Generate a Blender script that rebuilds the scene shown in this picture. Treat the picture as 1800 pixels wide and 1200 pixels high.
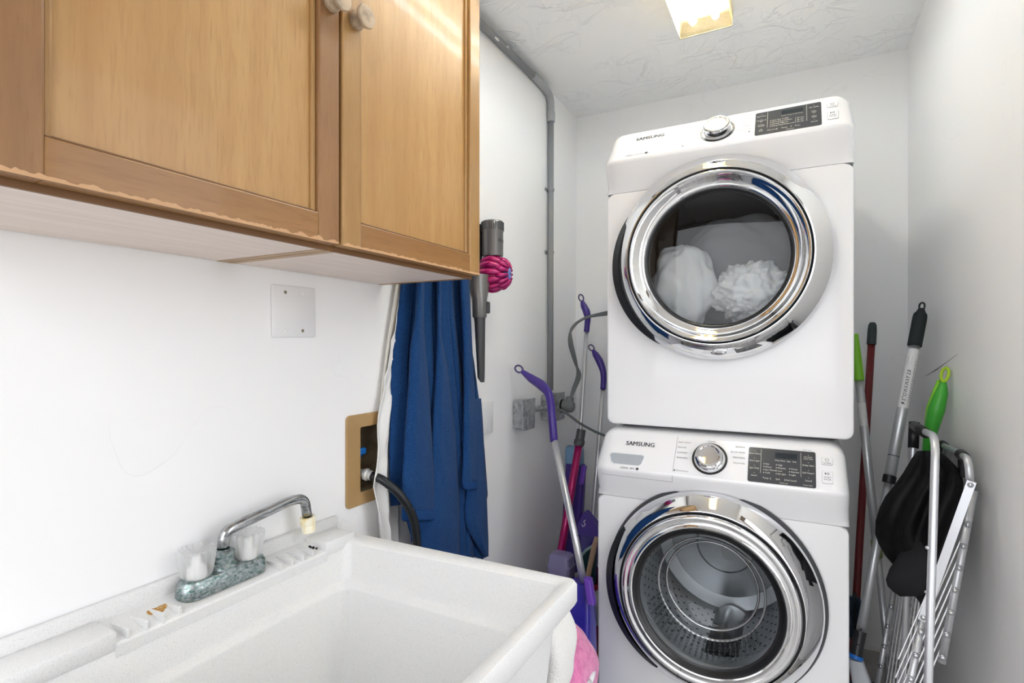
import bpy, bmesh, math, random
from math import sin, cos, pi, radians, sqrt, atan2
from mathutils import Vector, Matrix, noise

# ------------------------------------------------------------------ scene, camera, light
for o in list(bpy.data.objects):
    bpy.data.objects.remove(o)
SC = bpy.context.scene
COL = SC.collection
random.seed(7)

EYE = 1.24
cam_d = bpy.data.cameras.new('camera')
cam_d.sensor_width = 36.0
cam_d.lens = 942.0 / 1800.0 * 36.0
cam_d.shift_y = 6.0 / 1800.0
cam_d.clip_start = 0.02
cam = bpy.data.objects.new('camera', cam_d)
COL.objects.link(cam)
cam.location = (0, 0, EYE)
cam.rotation_euler = (pi / 2, 0, radians(28))
SC.camera = cam

vs = SC.view_settings
vs.view_transform = 'Standard'
vs.look = 'None'
vs.gamma = 1.0
vs.use_curve_mapping = False
vs.exposure = 0.86
SC.cycles.max_bounces = 12
SC.cycles.diffuse_bounces = 8
SC.cycles.adaptive_threshold = 0.03
SC.cycles.glossy_bounces = 4
SC.cycles.transmission_bounces = 4
SC.cycles.transparent_max_bounces = 8
SC.cycles.sample_clamp_indirect = 6.0
SC.cycles.caustics_reflective = False
SC.cycles.caustics_refractive = False

w = bpy.data.worlds.new('world')
SC.world = w
w.use_nodes = True
bg = w.node_tree.nodes['Background']
bg.inputs[0].default_value = (0.955, 0.98, 1.02, 1)
bg.inputs[1].default_value = 2.0

# daylight enters through the doorway behind the photographer and a side opening added in the right wall to light the left wall
WYF = -0.45
WX0, WX1, WZ0, WZ1 = -0.94, 0.34, 0.0, 2.20
DY0, DY1, DZ1 = 0.68, 1.27, 2.10

TUBE_POWER, LENS_CLEAR = 78.0, 0.20      # the ceiling light's tubes and how much its cover lets through

# ------------------------------------------------------------------ materials
MATS = {}
def lin(r, g, b):
    f = lambda c: (c / 255 / 12.92) if c / 255 <= 0.04045 else ((c / 255 + 0.055) / 1.055) ** 2.4
    return (f(r), f(g), f(b), 1)

def M(name, col=(200, 200, 200), rough=0.5, metal=0.0, var=None, bump=None, coat=0.0, sheen=0.0,
      emit=None, alpha=None, spec=None, trans=0.0, ior=1.45, rvar=None):
    """principled material; var=(scale xyz, second colour, contrast lo, hi), bump=(scale xyz, strength, distance)"""
    if name in MATS:
        return MATS[name]
    m = bpy.data.materials.new(name)
    m.use_nodes = True
    nt = m.node_tree
    b = nt.nodes['Principled BSDF']
    b.inputs['Base Color'].default_value = lin(*col)
    b.inputs['Roughness'].default_value = rough
    b.inputs['Metallic'].default_value = metal
    b.inputs['Coat Weight'].default_value = coat
    b.inputs['Coat Roughness'].default_value = 0.06
    b.inputs['Sheen Weight'].default_value = sheen
    b.inputs['Transmission Weight'].default_value = trans
    b.inputs['IOR'].default_value = ior
    if spec is not None:
        b.inputs['Specular IOR Level'].default_value = spec
    if emit:
        b.inputs['Emission Color'].default_value = lin(*emit[0])
        b.inputs['Emission Strength'].default_value = emit[1]
    tc = None
    def coords(scale):
        nonlocal tc
        if tc is None:
            tc = nt.nodes.new('ShaderNodeTexCoord')
        mp = nt.nodes.new('ShaderNodeMapping')
        mp.inputs['Scale'].default_value = scale
        nt.links.new(tc.outputs['Object'], mp.inputs['Vector'])
        return mp
    def noise_node(scale, detail=4, rough=0.55):
        n = nt.nodes.new('ShaderNodeTexNoise')
        n.inputs['Scale'].default_value = 1.0
        n.inputs['Detail'].default_value = detail
        n.inputs['Roughness'].default_value = rough
        nt.links.new(coords(scale).outputs[0], n.inputs['Vector'])
        return n
    if var:
        vlist = var if isinstance(var, list) else [var]
        last = None
        for scale, c2, lo, hi in vlist:
            n = noise_node(scale)
            r = nt.nodes.new('ShaderNodeValToRGB')
            r.color_ramp.elements[0].position = lo
            r.color_ramp.elements[1].position = hi
            r.color_ramp.elements[0].color = (0, 0, 0, 1)
            r.color_ramp.elements[1].color = (1, 1, 1, 1)
            nt.links.new(n.outputs['Fac'], r.inputs[0])
            mx = nt.nodes.new('ShaderNodeMix')
            mx.data_type = 'RGBA'
            mx.inputs['A'].default_value = lin(*col)
            if last:
                nt.links.new(last, mx.inputs['A'])
            mx.inputs['B'].default_value = lin(*c2)
            nt.links.new(r.outputs[0], mx.inputs['Factor'])
            last = mx.outputs['Result']
        nt.links.new(last, b.inputs['Base Color'])
    if rvar:
        n = noise_node(rvar[0])
        mr = nt.nodes.new('ShaderNodeMapRange')
        mr.inputs['From Min'].default_value = 0.35
        mr.inputs['From Max'].default_value = 0.65
        mr.inputs['To Min'].default_value = rvar[1]
        mr.inputs['To Max'].default_value = rvar[2]
        nt.links.new(n.outputs['Fac'], mr.inputs['Value'])
        nt.links.new(mr.outputs[0], b.inputs['Roughness'])
    if bump:
        blist = bump if isinstance(bump, list) else [bump]
        prev = None
        for scale, strength, dist in blist:
            n = noise_node(scale, 3)
            bp = nt.nodes.new('ShaderNodeBump')
            bp.inputs['Strength'].default_value = strength
            bp.inputs['Distance'].default_value = dist
            nt.links.new(n.outputs['Fac'], bp.inputs['Height'])
            if prev:
                nt.links.new(prev, bp.inputs['Normal'])
            prev = bp.outputs[0]
        nt.links.new(prev, b.inputs['Normal'])
    MATS[name] = m
    return m

def glass_mat(name, tint=(0.8, 0.82, 0.83), gloss=0.04, bump=None, fres=1.45, milk=0.0):
    if name in MATS:
        return MATS[name]
    m = bpy.data.materials.new(name)
    m.use_nodes = True
    nt = m.node_tree
    nt.nodes.remove(nt.nodes['Principled BSDF'])
    out = nt.nodes['Material Output']
    t = nt.nodes.new('ShaderNodeBsdfTransparent')
    t.inputs[0].default_value = (*tint, 1)
    g = nt.nodes.new('ShaderNodeBsdfGlossy')
    g.inputs['Roughness'].default_value = gloss
    f = nt.nodes.new('ShaderNodeFresnel')
    ge = nt.nodes.new('ShaderNodeNewGeometry')      # same reflectance from both faces of the thin pane
    mi = nt.nodes.new('ShaderNodeMapRange'); mi.inputs['To Min'].default_value = fres; mi.inputs['To Max'].default_value = 1 / fres
    nt.links.new(ge.outputs['Backfacing'], mi.inputs['Value']); nt.links.new(mi.outputs[0], f.inputs[0])
    mx = nt.nodes.new('ShaderNodeMixShader')
    nt.links.new(f.outputs[0], mx.inputs[0])
    nt.links.new(t.outputs[0], mx.inputs[1])
    nt.links.new(g.outputs[0], mx.inputs[2])
    last = mx.outputs[0]
    if milk:
        df = nt.nodes.new('ShaderNodeBsdfTranslucent'); d2 = nt.nodes.new('ShaderNodeBsdfDiffuse')
        ad = nt.nodes.new('ShaderNodeMixShader'); ad.inputs[0].default_value = .5
        nt.links.new(df.outputs[0], ad.inputs[1]); nt.links.new(d2.outputs[0], ad.inputs[2])
        df.inputs[0].default_value = d2.inputs[0].default_value = (.93, .93, .93, 1)
        m3 = nt.nodes.new('ShaderNodeMixShader'); m3.inputs[0].default_value = milk
        nt.links.new(last, m3.inputs[1]); nt.links.new(ad.outputs[0], m3.inputs[2])
        last = m3.outputs[0]
    nt.links.new(last, out.inputs[0])
    MATS[name] = m
    return m

def plaster(name, col, cracks=True, trowel=False):
    m = M(name, col, 0.42, bump=[((9, 9, 9), 0.10, 0.01), ((70, 70, 70), 0.05, 0.002)])
    nt = m.node_tree
    b = nt.nodes['Principled BSDF']
    tc = [n for n in nt.nodes if n.type == 'TEX_COORD'][0]
    old = b.inputs['Normal'].links[0].from_socket
    def ridge(scale, dist, w0, w1, strength, distance, prev, sharp=False):
        mp = nt.nodes.new('ShaderNodeMapping')
        mp.inputs['Scale'].default_value = scale
        nt.links.new(tc.outputs['Object'], mp.inputs['Vector'])
        n = nt.nodes.new('ShaderNodeTexNoise')
        n.inputs['Scale'].default_value = 1
        n.inputs['Detail'].default_value = 3
        n.inputs['Distortion'].default_value = dist
        nt.links.new(mp.outputs[0], n.inputs['Vector'])
        s = nt.nodes.new('ShaderNodeMath'); s.operation = 'SUBTRACT'; s.inputs[1].default_value = 0.5
        a = nt.nodes.new('ShaderNodeMath'); a.operation = 'ABSOLUTE'
        nt.links.new(n.outputs['Fac'], s.inputs[0]); nt.links.new(s.outputs[0], a.inputs[0])
        mr = nt.nodes.new('ShaderNodeMapRange')
        mr.inputs['From Min'].default_value = w0
        mr.inputs['From Max'].default_value = w1
        mr.inputs['To Min'].default_value = 1
        mr.inputs['To Max'].default_value = 0
        nt.links.new(a.outputs[0], mr.inputs['Value'])
        # patchy mask so that ridges come and go
        n2 = nt.nodes.new('ShaderNodeTexNoise'); n2.inputs['Scale'].default_value = 3.2
        nt.links.new(tc.outputs['Object'], n2.inputs['Vector'])
        m2 = nt.nodes.new('ShaderNodeMapRange')
        m2.inputs['From Min'].default_value = 0.46; m2.inputs['From Max'].default_value = 0.62
        nt.links.new(n2.outputs['Fac'], m2.inputs['Value'])
        mu = nt.nodes.new('ShaderNodeMath'); mu.operation = 'MULTIPLY'
        nt.links.new(mr.outputs[0], mu.inputs[0]); nt.links.new(m2.outputs[0], mu.inputs[1])
        bp = nt.nodes.new('ShaderNodeBump')
        bp.inputs['Strength'].default_value = strength
        bp.inputs['Distance'].default_value = distance
        nt.links.new(mu.outputs[0], bp.inputs['Height'])
        nt.links.new(prev, bp.inputs['Normal'])
        return bp.outputs[0], mu.outputs[0]
    if trowel:
        old, _ = ridge((4, 7, 5), 0.8, 0.0, 0.035, 0.45, 0.012, old)
        old, _ = ridge((9, 5, 6), 1.0, 0.0, 0.03, 0.28, 0.008, old)
    if cracks:
        old, fac = ridge((1.6, 1.9, 2.3), 0.5, 0.0, 0.0022, 0.12, -0.002, old)
        mx = nt.nodes.new('ShaderNodeMix'); mx.data_type = 'RGBA'
        mx.inputs['A'].default_value = lin(*col)
        mx.inputs['B'].default_value = lin(*[c * 0.80 for c in col])
        sc = nt.nodes.new('ShaderNodeMath'); sc.operation = 'MULTIPLY'; sc.inputs[1].default_value = 0.14
        nt.links.new(fac, sc.inputs[0])
        nt.links.new(sc.outputs[0], mx.inputs['Factor'])
        nt.links.new(mx.outputs['Result'], b.inputs['Base Color'])
    nt.links.new(old, b.inputs['Normal'])
    return m

# ------------------------------------------------------------------ mesh helpers (world coordinates everywhere)
def V(*a):
    return Vector(a)

def root_loc(o):
    while o.parent:
        o = o.parent
    return o.location

def obj(name, bm, mat, parent=None, smooth=None, origin=None):
    """link a bmesh (built in world coordinates) as ONE mesh object"""
    me = bpy.data.meshes.new(name)
    bmesh.ops.recalc_face_normals(bm, faces=bm.faces)
    off = root_loc(parent) if parent else (Vector(origin) if origin else Vector((0, 0, 0)))
    bmesh.ops.translate(bm, verts=bm.verts, vec=-Vector(off))
    bm.to_mesh(me)
    bm.free()
    if smooth is not None:
        if smooth is True:
            me.polygons.foreach_set('use_smooth', [True] * len(me.polygons))
        else:
            me.polygons.foreach_set('use_smooth', [True] * len(me.polygons))
            me.set_sharp_from_angle(angle=radians(smooth))
    me.materials.append(mat)
    o = bpy.data.objects.new(name, me)
    COL.objects.link(o)
    if parent:
        o.parent = parent
    else:
        o.location = off
    return o

def thing(name, label, cat, loc=(0, 0, 0), group=None):
    o = bpy.data.objects.new(name, None)
    COL.objects.link(o)
    o.location = loc
    o.empty_display_size = 0.05
    o['label'] = label
    o['category'] = cat
    if group:
        o['group'] = group
    return o

def tag(o, label, cat, group=None, kind=None):
    o['label'] = label
    o['category'] = cat
    if group:
        o['group'] = group
    if kind:
        o['kind'] = kind
    return o

def struct(name, bm, mat, label=None, smooth=None):
    o = obj(name, bm, mat, None, smooth)
    o['kind'] = 'structure'
    if label:
        o['label'] = label
    return o

def B():
    return bmesh.new()

def box(bm, x0, x1, y0, y1, z0, z1, bev=0.0, seg=2):
    r = bmesh.ops.create_cube(bm, size=1.0)
    vs_ = r['verts']
    for v in vs_:
        v.co = Vector((x0 + (v.co.x + .5) * (x1 - x0), y0 + (v.co.y + .5) * (y1 - y0), z0 + (v.co.z + .5) * (z1 - z0)))
    if bev > 0:
        es = list({e for v in vs_ for e in v.link_edges})
        bmesh.ops.bevel(bm, geom=es, offset=bev, segments=seg, affect='EDGES', profile=0.5)
    return bm

def frame_of(d):
    d = Vector(d).normalized()
    up = Vector((0, 0, 1)) if abs(d.z) < 0.95 else Vector((0, 1, 0))
    a = d.cross(up).normalized()
    b = a.cross(d).normalized()
    return d, a, b

def loft(bm, rings, closed=True, cap0=True, cap1=True):
    """rings: lists of Vectors with the same count"""
    vr = [[bm.verts.new(p) for p in r] for r in rings]
    n = len(rings[0])
    for i in range(len(vr) - 1):
        for j in range(n if closed else n - 1):
            k = (j + 1) % n
            bm.faces.new((vr[i][j], vr[i][k], vr[i + 1][k], vr[i + 1][j]))
    if closed and cap0:
        bm.faces.new(list(reversed(vr[0])))
    if closed and cap1:
        bm.faces.new(vr[-1])
    return vr

def cyl(bm, p0, p1, r0, r1=None, n=20, caps=True):
    r1 = r0 if r1 is None else r1
    p0, p1 = Vector(p0), Vector(p1)
    d, a, b = frame_of(p1 - p0)
    rings = [[p + (a * cos(2 * pi * k / n) + b * sin(2 * pi * k / n)) * r for k in range(n)] for p, r in ((p0, r0), (p1, r1))]
    loft(bm, rings, True, caps, caps)
    return bm

def lathe(bm, c, axis, prof, n=48, cap0=False, cap1=False, a0=0, a1=2 * pi, ref=None):
    """prof: (radius, height along axis)"""
    c = Vector(c)
    d = Vector(axis).normalized()
    if ref is None:
        d, a, b = frame_of(d)
    else:
        a = (Vector(ref) - d * Vector(ref).dot(d)).normalized()
        b = d.cross(a)
    full = abs(a1 - a0 - 2 * pi) < 1e-6
    cnt = n if full else n + 1
    rings = []
    for r, h in prof:
        rings.append([c + d * h + (a * cos(a0 + (a1 - a0) * k / n) + b * sin(a0 + (a1 - a0) * k / n)) * max(r, 1e-5) for k in range(cnt)])
    loft(bm, rings, full, cap0, cap1)
    return bm

def spline(pts, sub=8):
    pts = [Vector(p) for p in pts]
    P = [pts[0] * 2 - pts[1]] + pts + [pts[-1] * 2 - pts[-2]]
    out = []
    for i in range(1, len(P) - 2):
        for k in range(sub):
            t = k / sub
            p0, p1, p2, p3 = P[i - 1], P[i], P[i + 1], P[i + 2]
            out.append(0.5 * ((2 * p1) + (-p0 + p2) * t + (2 * p0 - 5 * p1 + 4 * p2 - p3) * t * t + (-p0 + 3 * p1 - 3 * p2 + p3) * t ** 3))
    out.append(pts[-1])
    return out

def tube(bm, pts, r, n=14, sub=0, flat=None, caps=True):
    """pipe along points; r number or list; flat=(axis vector, factor) squashes the section"""
    P = spline(pts, sub) if sub else [Vector(p) for p in pts]
    m = len(P)
    def rad(i):
        if isinstance(r, (int, float)):
            return r
        t = i / (m - 1) * (len(r) - 1)
        k = min(int(t), len(r) - 2)
        return r[k] + (r[k + 1] - r[k]) * (t - k)
    rings = []
    a = None
    for i in range(m):
        d = (P[min(i + 1, m - 1)] - P[max(i - 1, 0)]).normalized()
        if a is None:
            _, a, _ = frame_of(d)
        a = (a - d * a.dot(d)).normalized()
        b = d.cross(a)
        ring = []
        for k in range(n):
            v = (a * cos(2 * pi * k / n) + b * sin(2 * pi * k / n)) * rad(i)
            if flat:
                f = Vector(flat[0]).normalized()
                v = v - f * v.dot(f) * (1 - flat[1])
            ring.append(P[i] + v)
        rings.append(ring)
    loft(bm, rings, True, caps, caps)
    return bm

def fillet(pts, r, seg=6):
    """polyline with rounded corners"""
    pts = [Vector(p) for p in pts]
    out = [pts[0]]
    for i in range(1, len(pts) - 1):
        p, a, b = pts[i], pts[i - 1], pts[i + 1]
        ra = min(r, (a - p).length * 0.49, (b - p).length * 0.49)
        s, e = p + (a - p).normalized() * ra, p + (b - p).normalized() * ra
        for k in range(seg + 1):
            t = k / seg
            out.append(s * (1 - t) ** 2 + p * 2 * t * (1 - t) + e * t * t)
    out.append(pts[-1])
    return out

def rrect(x0, x1, y0, y1, r, seg=5):
    """rounded rectangle outline, counter-clockwise (2-tuples)"""
    out = []
    for cx, cy, a0 in ((x1 - r, y0 + r, -pi / 2), (x1 - r, y1 - r, 0), (x0 + r, y1 - r, pi / 2), (x0 + r, y0 + r, pi)):
        for k in range(seg + 1):
            a = a0 + pi / 2 * k / seg
            out.append((cx + r * cos(a), cy + r * sin(a)))
    return out

def sheet(bm, rows):
    vr = [[bm.verts.new(p) for p in r] for r in rows]
    for i in range(len(vr) - 1):
        for j in range(len(vr[0]) - 1):
            bm.faces.new((vr[i][j], vr[i][j + 1], vr[i + 1][j + 1], vr[i + 1][j]))
    return bm

def solidify(o, t, offset=0.0, sub=0):
    if sub:
        s = o.modifiers.new('sub', 'SUBSURF'); s.levels = sub; s.render_levels = sub
    m = o.modifiers.new('solid', 'SOLIDIFY'); m.thickness = t; m.offset = offset
    return o

def text_into(bm, s, size, org, xa, ya, align='LEFT', extrude=0.0, shear=0.0, squeeze=1.0, bold=0.0):
    c = bpy.data.curves.new('t', 'FONT')
    c.body = s
    c.size = size
    c.align_x = align
    c.align_y = 'CENTER'
    c.resolution_u = 2
    c.shear = shear
    o = bpy.data.objects.new('t', c)
    me = o.to_mesh()
    xa, ya, org = Vector(xa).normalized(), Vector(ya).normalized(), Vector(org)
    for dx in ((-bold * size, 0, bold * size) if bold else (0,)):      # heavier strokes: the same letters side by side
        vs_ = [bm.verts.new(org + xa * (v.co.x * squeeze + dx) + ya * v.co.y) for v in me.vertices]
        for p in me.polygons:
            try:
                bm.faces.new([vs_[i] for i in p.vertices])
            except ValueError:
                pass
    o.to_mesh_clear()
    bpy.data.objects.remove(o)
    bpy.data.curves.remove(c)
    return bm

def wn(o):
    m = o.modifiers.new('wn', 'WEIGHTED_NORMAL'); m.keep_sharp = True
    return o

def copy_part(src, parent, loc=None):
    c = src.copy()
    COL.objects.link(c)
    c.parent = parent
    if loc is not None:
        c.location = loc
    return c

# ------------------------------------------------------------------ shared materials
WALL = plaster('white_wall_paint', (243, 243, 243))
CEIL = plaster('trowelled_white_ceiling', (243, 243, 243), cracks=False, trowel=True)
FLOOR = M('grey_floor_tile', (176, 173, 169), 0.5, var=((14, 14, 14), (156, 153, 150), 0.4, 0.65))
ENAMEL = M('white_enamel', (236, 236, 237), 0.22, coat=0.5)
CHROME = M('chrome', (232, 233, 235), 0.05, 1.0)
CHROME2 = M('worn_chrome', (200, 202, 205), 0.16, 1.0, rvar=((60, 60, 60), 0.08, 0.3))
ALU = M('brushed_aluminium', (204, 206, 209), 0.40, 0.75)
STEEL = M('stainless_drum', (205, 207, 209), 0.3, 0.9)
DARK = M('dark_grey_plastic', (38, 39, 41), 0.35)
BLACK = M('black_plastic', (16, 17, 18), 0.4)
GALV = M('galvanised_steel', (182, 184, 186), 0.42, 0.45, var=((50, 50, 50), (140, 142, 145), 0.4, 0.62))
# ------------------------------------------------------------------ room shell
WXL, WXR, WYB, CZ = -1.006, 0.386, 2.60, 2.408
bm = B(); box(bm, WXL - 0.12, WXR + 0.12, WYF - 0.12, WYB + 0.12, -0.08, 0.0)
floor = struct('floor', bm, M('grout', (88, 86, 84), 0.8), 'grey tiled floor')
# floor tiles as pieces
TS = 0.305
tile_me = None
for i in range(5):
    for j in range(14):
        x0, y0 = WXL + 0.004 + i * TS, WYF + 0.004 + j * TS
        x1, y1 = min(x0 + TS - 0.005, WXR - 0.001), min(y0 + TS - 0.005, WYB - 0.001)
        if x1 - x0 < 0.02 or y1 - y0 < 0.02:
            continue
        if tile_me is None or x1 - x0 < TS - 0.006 or y1 - y0 < TS - 0.006:
            bm = B(); box(bm, 0, x1 - x0, 0, y1 - y0, 0, 0.004, 0.0012, 1)
            t = obj('floor_tile', bm, FLOOR, floor)
            if tile_me is None:
                tile_me = t.data
        else:
            t = bpy.data.objects.new('floor_tile', tile_me); COL.objects.link(t); t.parent = floor
        t.location = (x0, y0, -0.0005)

# the opening for the washing-machine outlet box in the left wall
RY0, RY1, RZ0, RZ1 = 1.040, 1.215, 0.853, 1.030
bm = B()
for y0, y1, z0, z1 in ((WYF - .12, RY0, -.08, CZ + .1), (RY1, WYB + .12, -.08, CZ + .1), (RY0, RY1, -.08, RZ0), (RY0, RY1, RZ1, CZ + .1)):
    box(bm, WXL - 0.12, WXL, y0, y1, z0, z1)
bmesh.ops.remove_doubles(bm, verts=bm.verts, dist=1e-5)
struct('wall_left', bm, WALL, 'white painted left wall')
bm = B(); box(bm, WXL - 0.12, WXR + 0.12, WYB, WYB + 0.12, -0.08, CZ + 0.1)
struct('wall_back', bm, WALL, 'white painted back wall')
bm = B()
box(bm, WXR, WXR + 0.12, DY1, WYB + 0.12, -0.08, CZ + 0.1); box(bm, WXR, WXR + 0.12, WYF - 0.12, DY0, -0.08, CZ + 0.1)
box(bm, WXR, WXR + 0.12, DY0, DY1, DZ1, CZ + 0.1)
struct('wall_right', bm, WALL, 'white painted right wall')
bm = B()
box(bm, WXL - .12, WX0, WYF - .12, WYF, -.08, CZ + .1); box(bm, WX1, WXR + .12, WYF - .12, WYF, -.08, CZ + .1)
box(bm, WX0, WX1, WYF - .12, WYF, WZ1, CZ + .1)
struct('wall_front', bm, WALL)
bm = B(); box(bm, WXL - 0.12, WXR + 0.12, WYF - 0.12, WYB + 0.12, CZ, CZ + 0.12)
struct('ceiling', bm, CEIL, 'white ceiling with rough trowelled plaster')
# casings of the rear doorway and the added side opening, and the patio outside
bm = B()
for x0, x1, z0, z1 in ((WX0 + .001, WX0 + .02, 0.006, WZ1 - .001), (WX1 - .02, WX1 - .001, 0.006, WZ1 - .001), (WX0 + .02, WX1 - .02, WZ1 - .02, WZ1 - .001)):
    box(bm, x0, x1, WYF - .128, WYF + .008, z0, z1, 0.003, 1)
for y0, y1, z0, z1 in ((DY0 + .001, DY0 + .02, 0.006, DZ1 - .001), (DY1 - .02, DY1 - .001, 0.006, DZ1 - .001), (DY0 + .02, DY1 - .02, DZ1 - .02, DZ1 - .001)):
    box(bm, WXR - .008, WXR + .128, y0, y1, z0, z1, 0.003, 1)
struct('trim_1', bm, M('door_frame_brown', (120, 104, 90), 0.5))
bm = B(); box(bm, -9, 9, -14, WYF - .13, -0.14, -0.1); box(bm, WXR + .13, 9, WYF - .13, 9, -0.14, -0.1)
struct('ground', bm, M('pale_concrete', (168, 165, 160), 0.8, var=((3, 3, 3), (150, 147, 142), 0.4, 0.6)))

# recessed patches and scrapes on the walls
SCUFF = M('grey_scuff', (150, 150, 150), 0.7)
def scuff(name, pts, w_, label):
    bm = B(); tube(bm, pts, [w_ * .3, w_, w_ * .5, w_ * .2], 6, 5)
    tag(obj(name, bm, M('dark_scratch', (92, 92, 92), 0.8), None), label, 'scratch')
# ------------------------------------------------------------------ upper cabinets
def wood_mat(name, c1, c2, c3, axis):
    s = [26, 26, 26]; s[axis] = 1.6
    s2 = [260, 260, 260]; s2[axis] = 22
    s3 = [6, 6, 6]; s3[axis] = 2.5
    return M(name, c1, 0.36, var=[(s, c2, 0.38, 0.74), (s2, c3, 0.50, 0.95), (s3, c2, 0.45, 0.8)], bump=[(s2, 0.06, 0.001)], coat=0.12)
W_PANEL = wood_mat('maple_panel', (184, 146, 94), (168, 126, 76), (150, 108, 62), 2)
W_STILE = wood_mat('maple_stile', (154, 114, 74), (134, 96, 60), (122, 86, 52), 2)
W_RAIL = wood_mat('maple_rail', (158, 116, 70), (138, 98, 56), (124, 86, 48), 1)
W_STILE2 = wood_mat('light_maple_stile', (174, 136, 86), (154, 116, 68), (138, 100, 58), 2)
W_BARE = M('worn_bare_wood', (196, 156, 116), 0.6, var=((30, 3, 30), (150, 100, 66), 0.5, 0.6))
W_UNDER = M('whitewashed_underside', (228, 214, 205), 0.5, var=((60, 4, 60), (220, 205, 195), 0.4, 0.65))
W_KNOB = M('weathered_wood_knob', (196, 176, 150), 0.6, var=((40, 40, 40), (150, 132, 112), 0.45, 0.65))
W_EDGE = M('dark_edge', (120, 84, 50), 0.5)
CXF, CXB = -0.716, WXL + 0.002      # carcass front / back
CZB, CZT = 1.404, 2.165
def cabinet(y0, y1, hinge_low, label, stile_mat, knob_y):
    t = thing('wall_cabinet', label, 'cabinet', ((CXF + CXB) / 2, (y0 + y1) / 2, CZB), 'maple wall cabinets over the tub')
    bm = B()
    box(bm, CXB, CXF, y0 + .001, y0 + .018, CZB, CZT); box(bm, CXB, CXF, y1 - .018, y1 - .001, CZB, CZT)
    box(bm, CXB, CXF, y0 + .018, y1 - .018, CZT - .018, CZT); box(bm, CXB, CXB + .006, y0 + .018, y1 - .018, CZB + .02, CZT - .018)
    body = obj('cabinet_body', bm, W_STILE2, t)
    bm = B(); box(bm, CXB, CXF - .007, y0 + .004, y1 - .005, CZB + .0008, CZB + .015)
    obj('bottom_panel', bm, W_UNDER, t)
    bm = B(); box(bm, CXF - .0065, CXF + .001, y0 + .0015, y1 - .0015, CZB - .001, CZB + .03, .001, 1)
    obj('front_rail', bm, W_EDGE, t)
    # door: two stiles, two rails, a recessed flat panel in a beaded frame
    dy0, dy1, dz0, dz1 = y0 + .0025, y1 - .0025, 1.411, CZT - .006
    dx0, dx1 = CXF + .0015, -0.691
    sw, rw = .045, .047
    bm = B(); box(bm, dx0 + .004, dx0 + .011, dy0 + sw - .008, dy1 - sw + .008, dz0 + rw - .008, dz1 - rw + .008)
    door = obj('door', bm, W_PANEL, t)
    for a, b in ((dy0, dy0 + sw), (dy1 - sw, dy1)):
        bm = B(); box(bm, dx0, dx1, a, b, dz0, dz1, .003, 2)
        obj('stile', bm, stile_mat if b < dy1 - .001 or not hinge_low else W_STILE, door)
    for a, b in ((dz0, dz0 + rw), (dz1 - rw, dz1)):
        bm = B(); box(bm, dx0, dx1 - .0006, dy0 + sw - .001, dy1 - sw + .001, a, b, .0025, 2)
        obj('rail', bm, W_RAIL, door)
    bd = .009
    i0, i1, k0, k1 = dy0 + sw, dy1 - sw, dz0 + rw, dz1 - rw
    for nm, q in (('bead', (i0, i0 + bd, k0, k1)), ('bead', (i1 - bd, i1, k0, k1)), ('bead', (i0, i1, k0, k0 + bd * .5)), ('bead', (i0, i1, k1 - bd, k1))):
        bm = B(); box(bm, dx0 + .008, dx1 - .007, q[0], q[1], q[2], q[3], .0025, 2)
        obj(nm, bm, W_STILE2 if q[1] - q[0] < .05 else W_EDGE, door)
    # worn lower edge of the door
    bm = B()
    n = 120
    pts0, pts1 = [], []
    for k in range(n + 1):
        y = dy0 + .002 + (dy1 - dy0 - .004) * k / n
        wv = .0030 + .0055 * noise.noise((y * 60, 3.1, y0 * 9)) + .003 * noise.noise((y * 210, 1.1, y0 * 9))
        pts0.append(Vector((dx1 + .0006, y, dz0 + .0005))); pts1.append(Vector((dx1 + .0006, y, dz0 + .002 + max(0, wv))))
    sheet(bm, [pts0, pts1])
    wo = obj('worn_edge', bm, W_BARE, door); wo['label'] = 'bare worn strip along the lower door edge'
    # knob
    bm = B()
    lathe(bm, (dx1, knob_y, 1.814), (1, 0, 0), [(.0005, 0), (.0155, 0), (.0165, .004), (.0155, .009), (.0095, .013), (.009, .017), (.014, .0195), (.019, .022), (.0203, .0255), (.019, .029), (.012, .031), (.0005, .0318)], 28)
    kn = obj('knob', bm, W_KNOB, door, 40); kn['label'] = 'pale weathered wooden knob'
    return t
cabinet(.217, .674, True, 'wide-looking maple wall cabinet nearest the camera, left of the door seam', W_STILE, .651)
cabinet(.675, 1.134, False, 'maple wall cabinet on the right of the door seam, above the blue towel', W_STILE2, .708)

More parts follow.
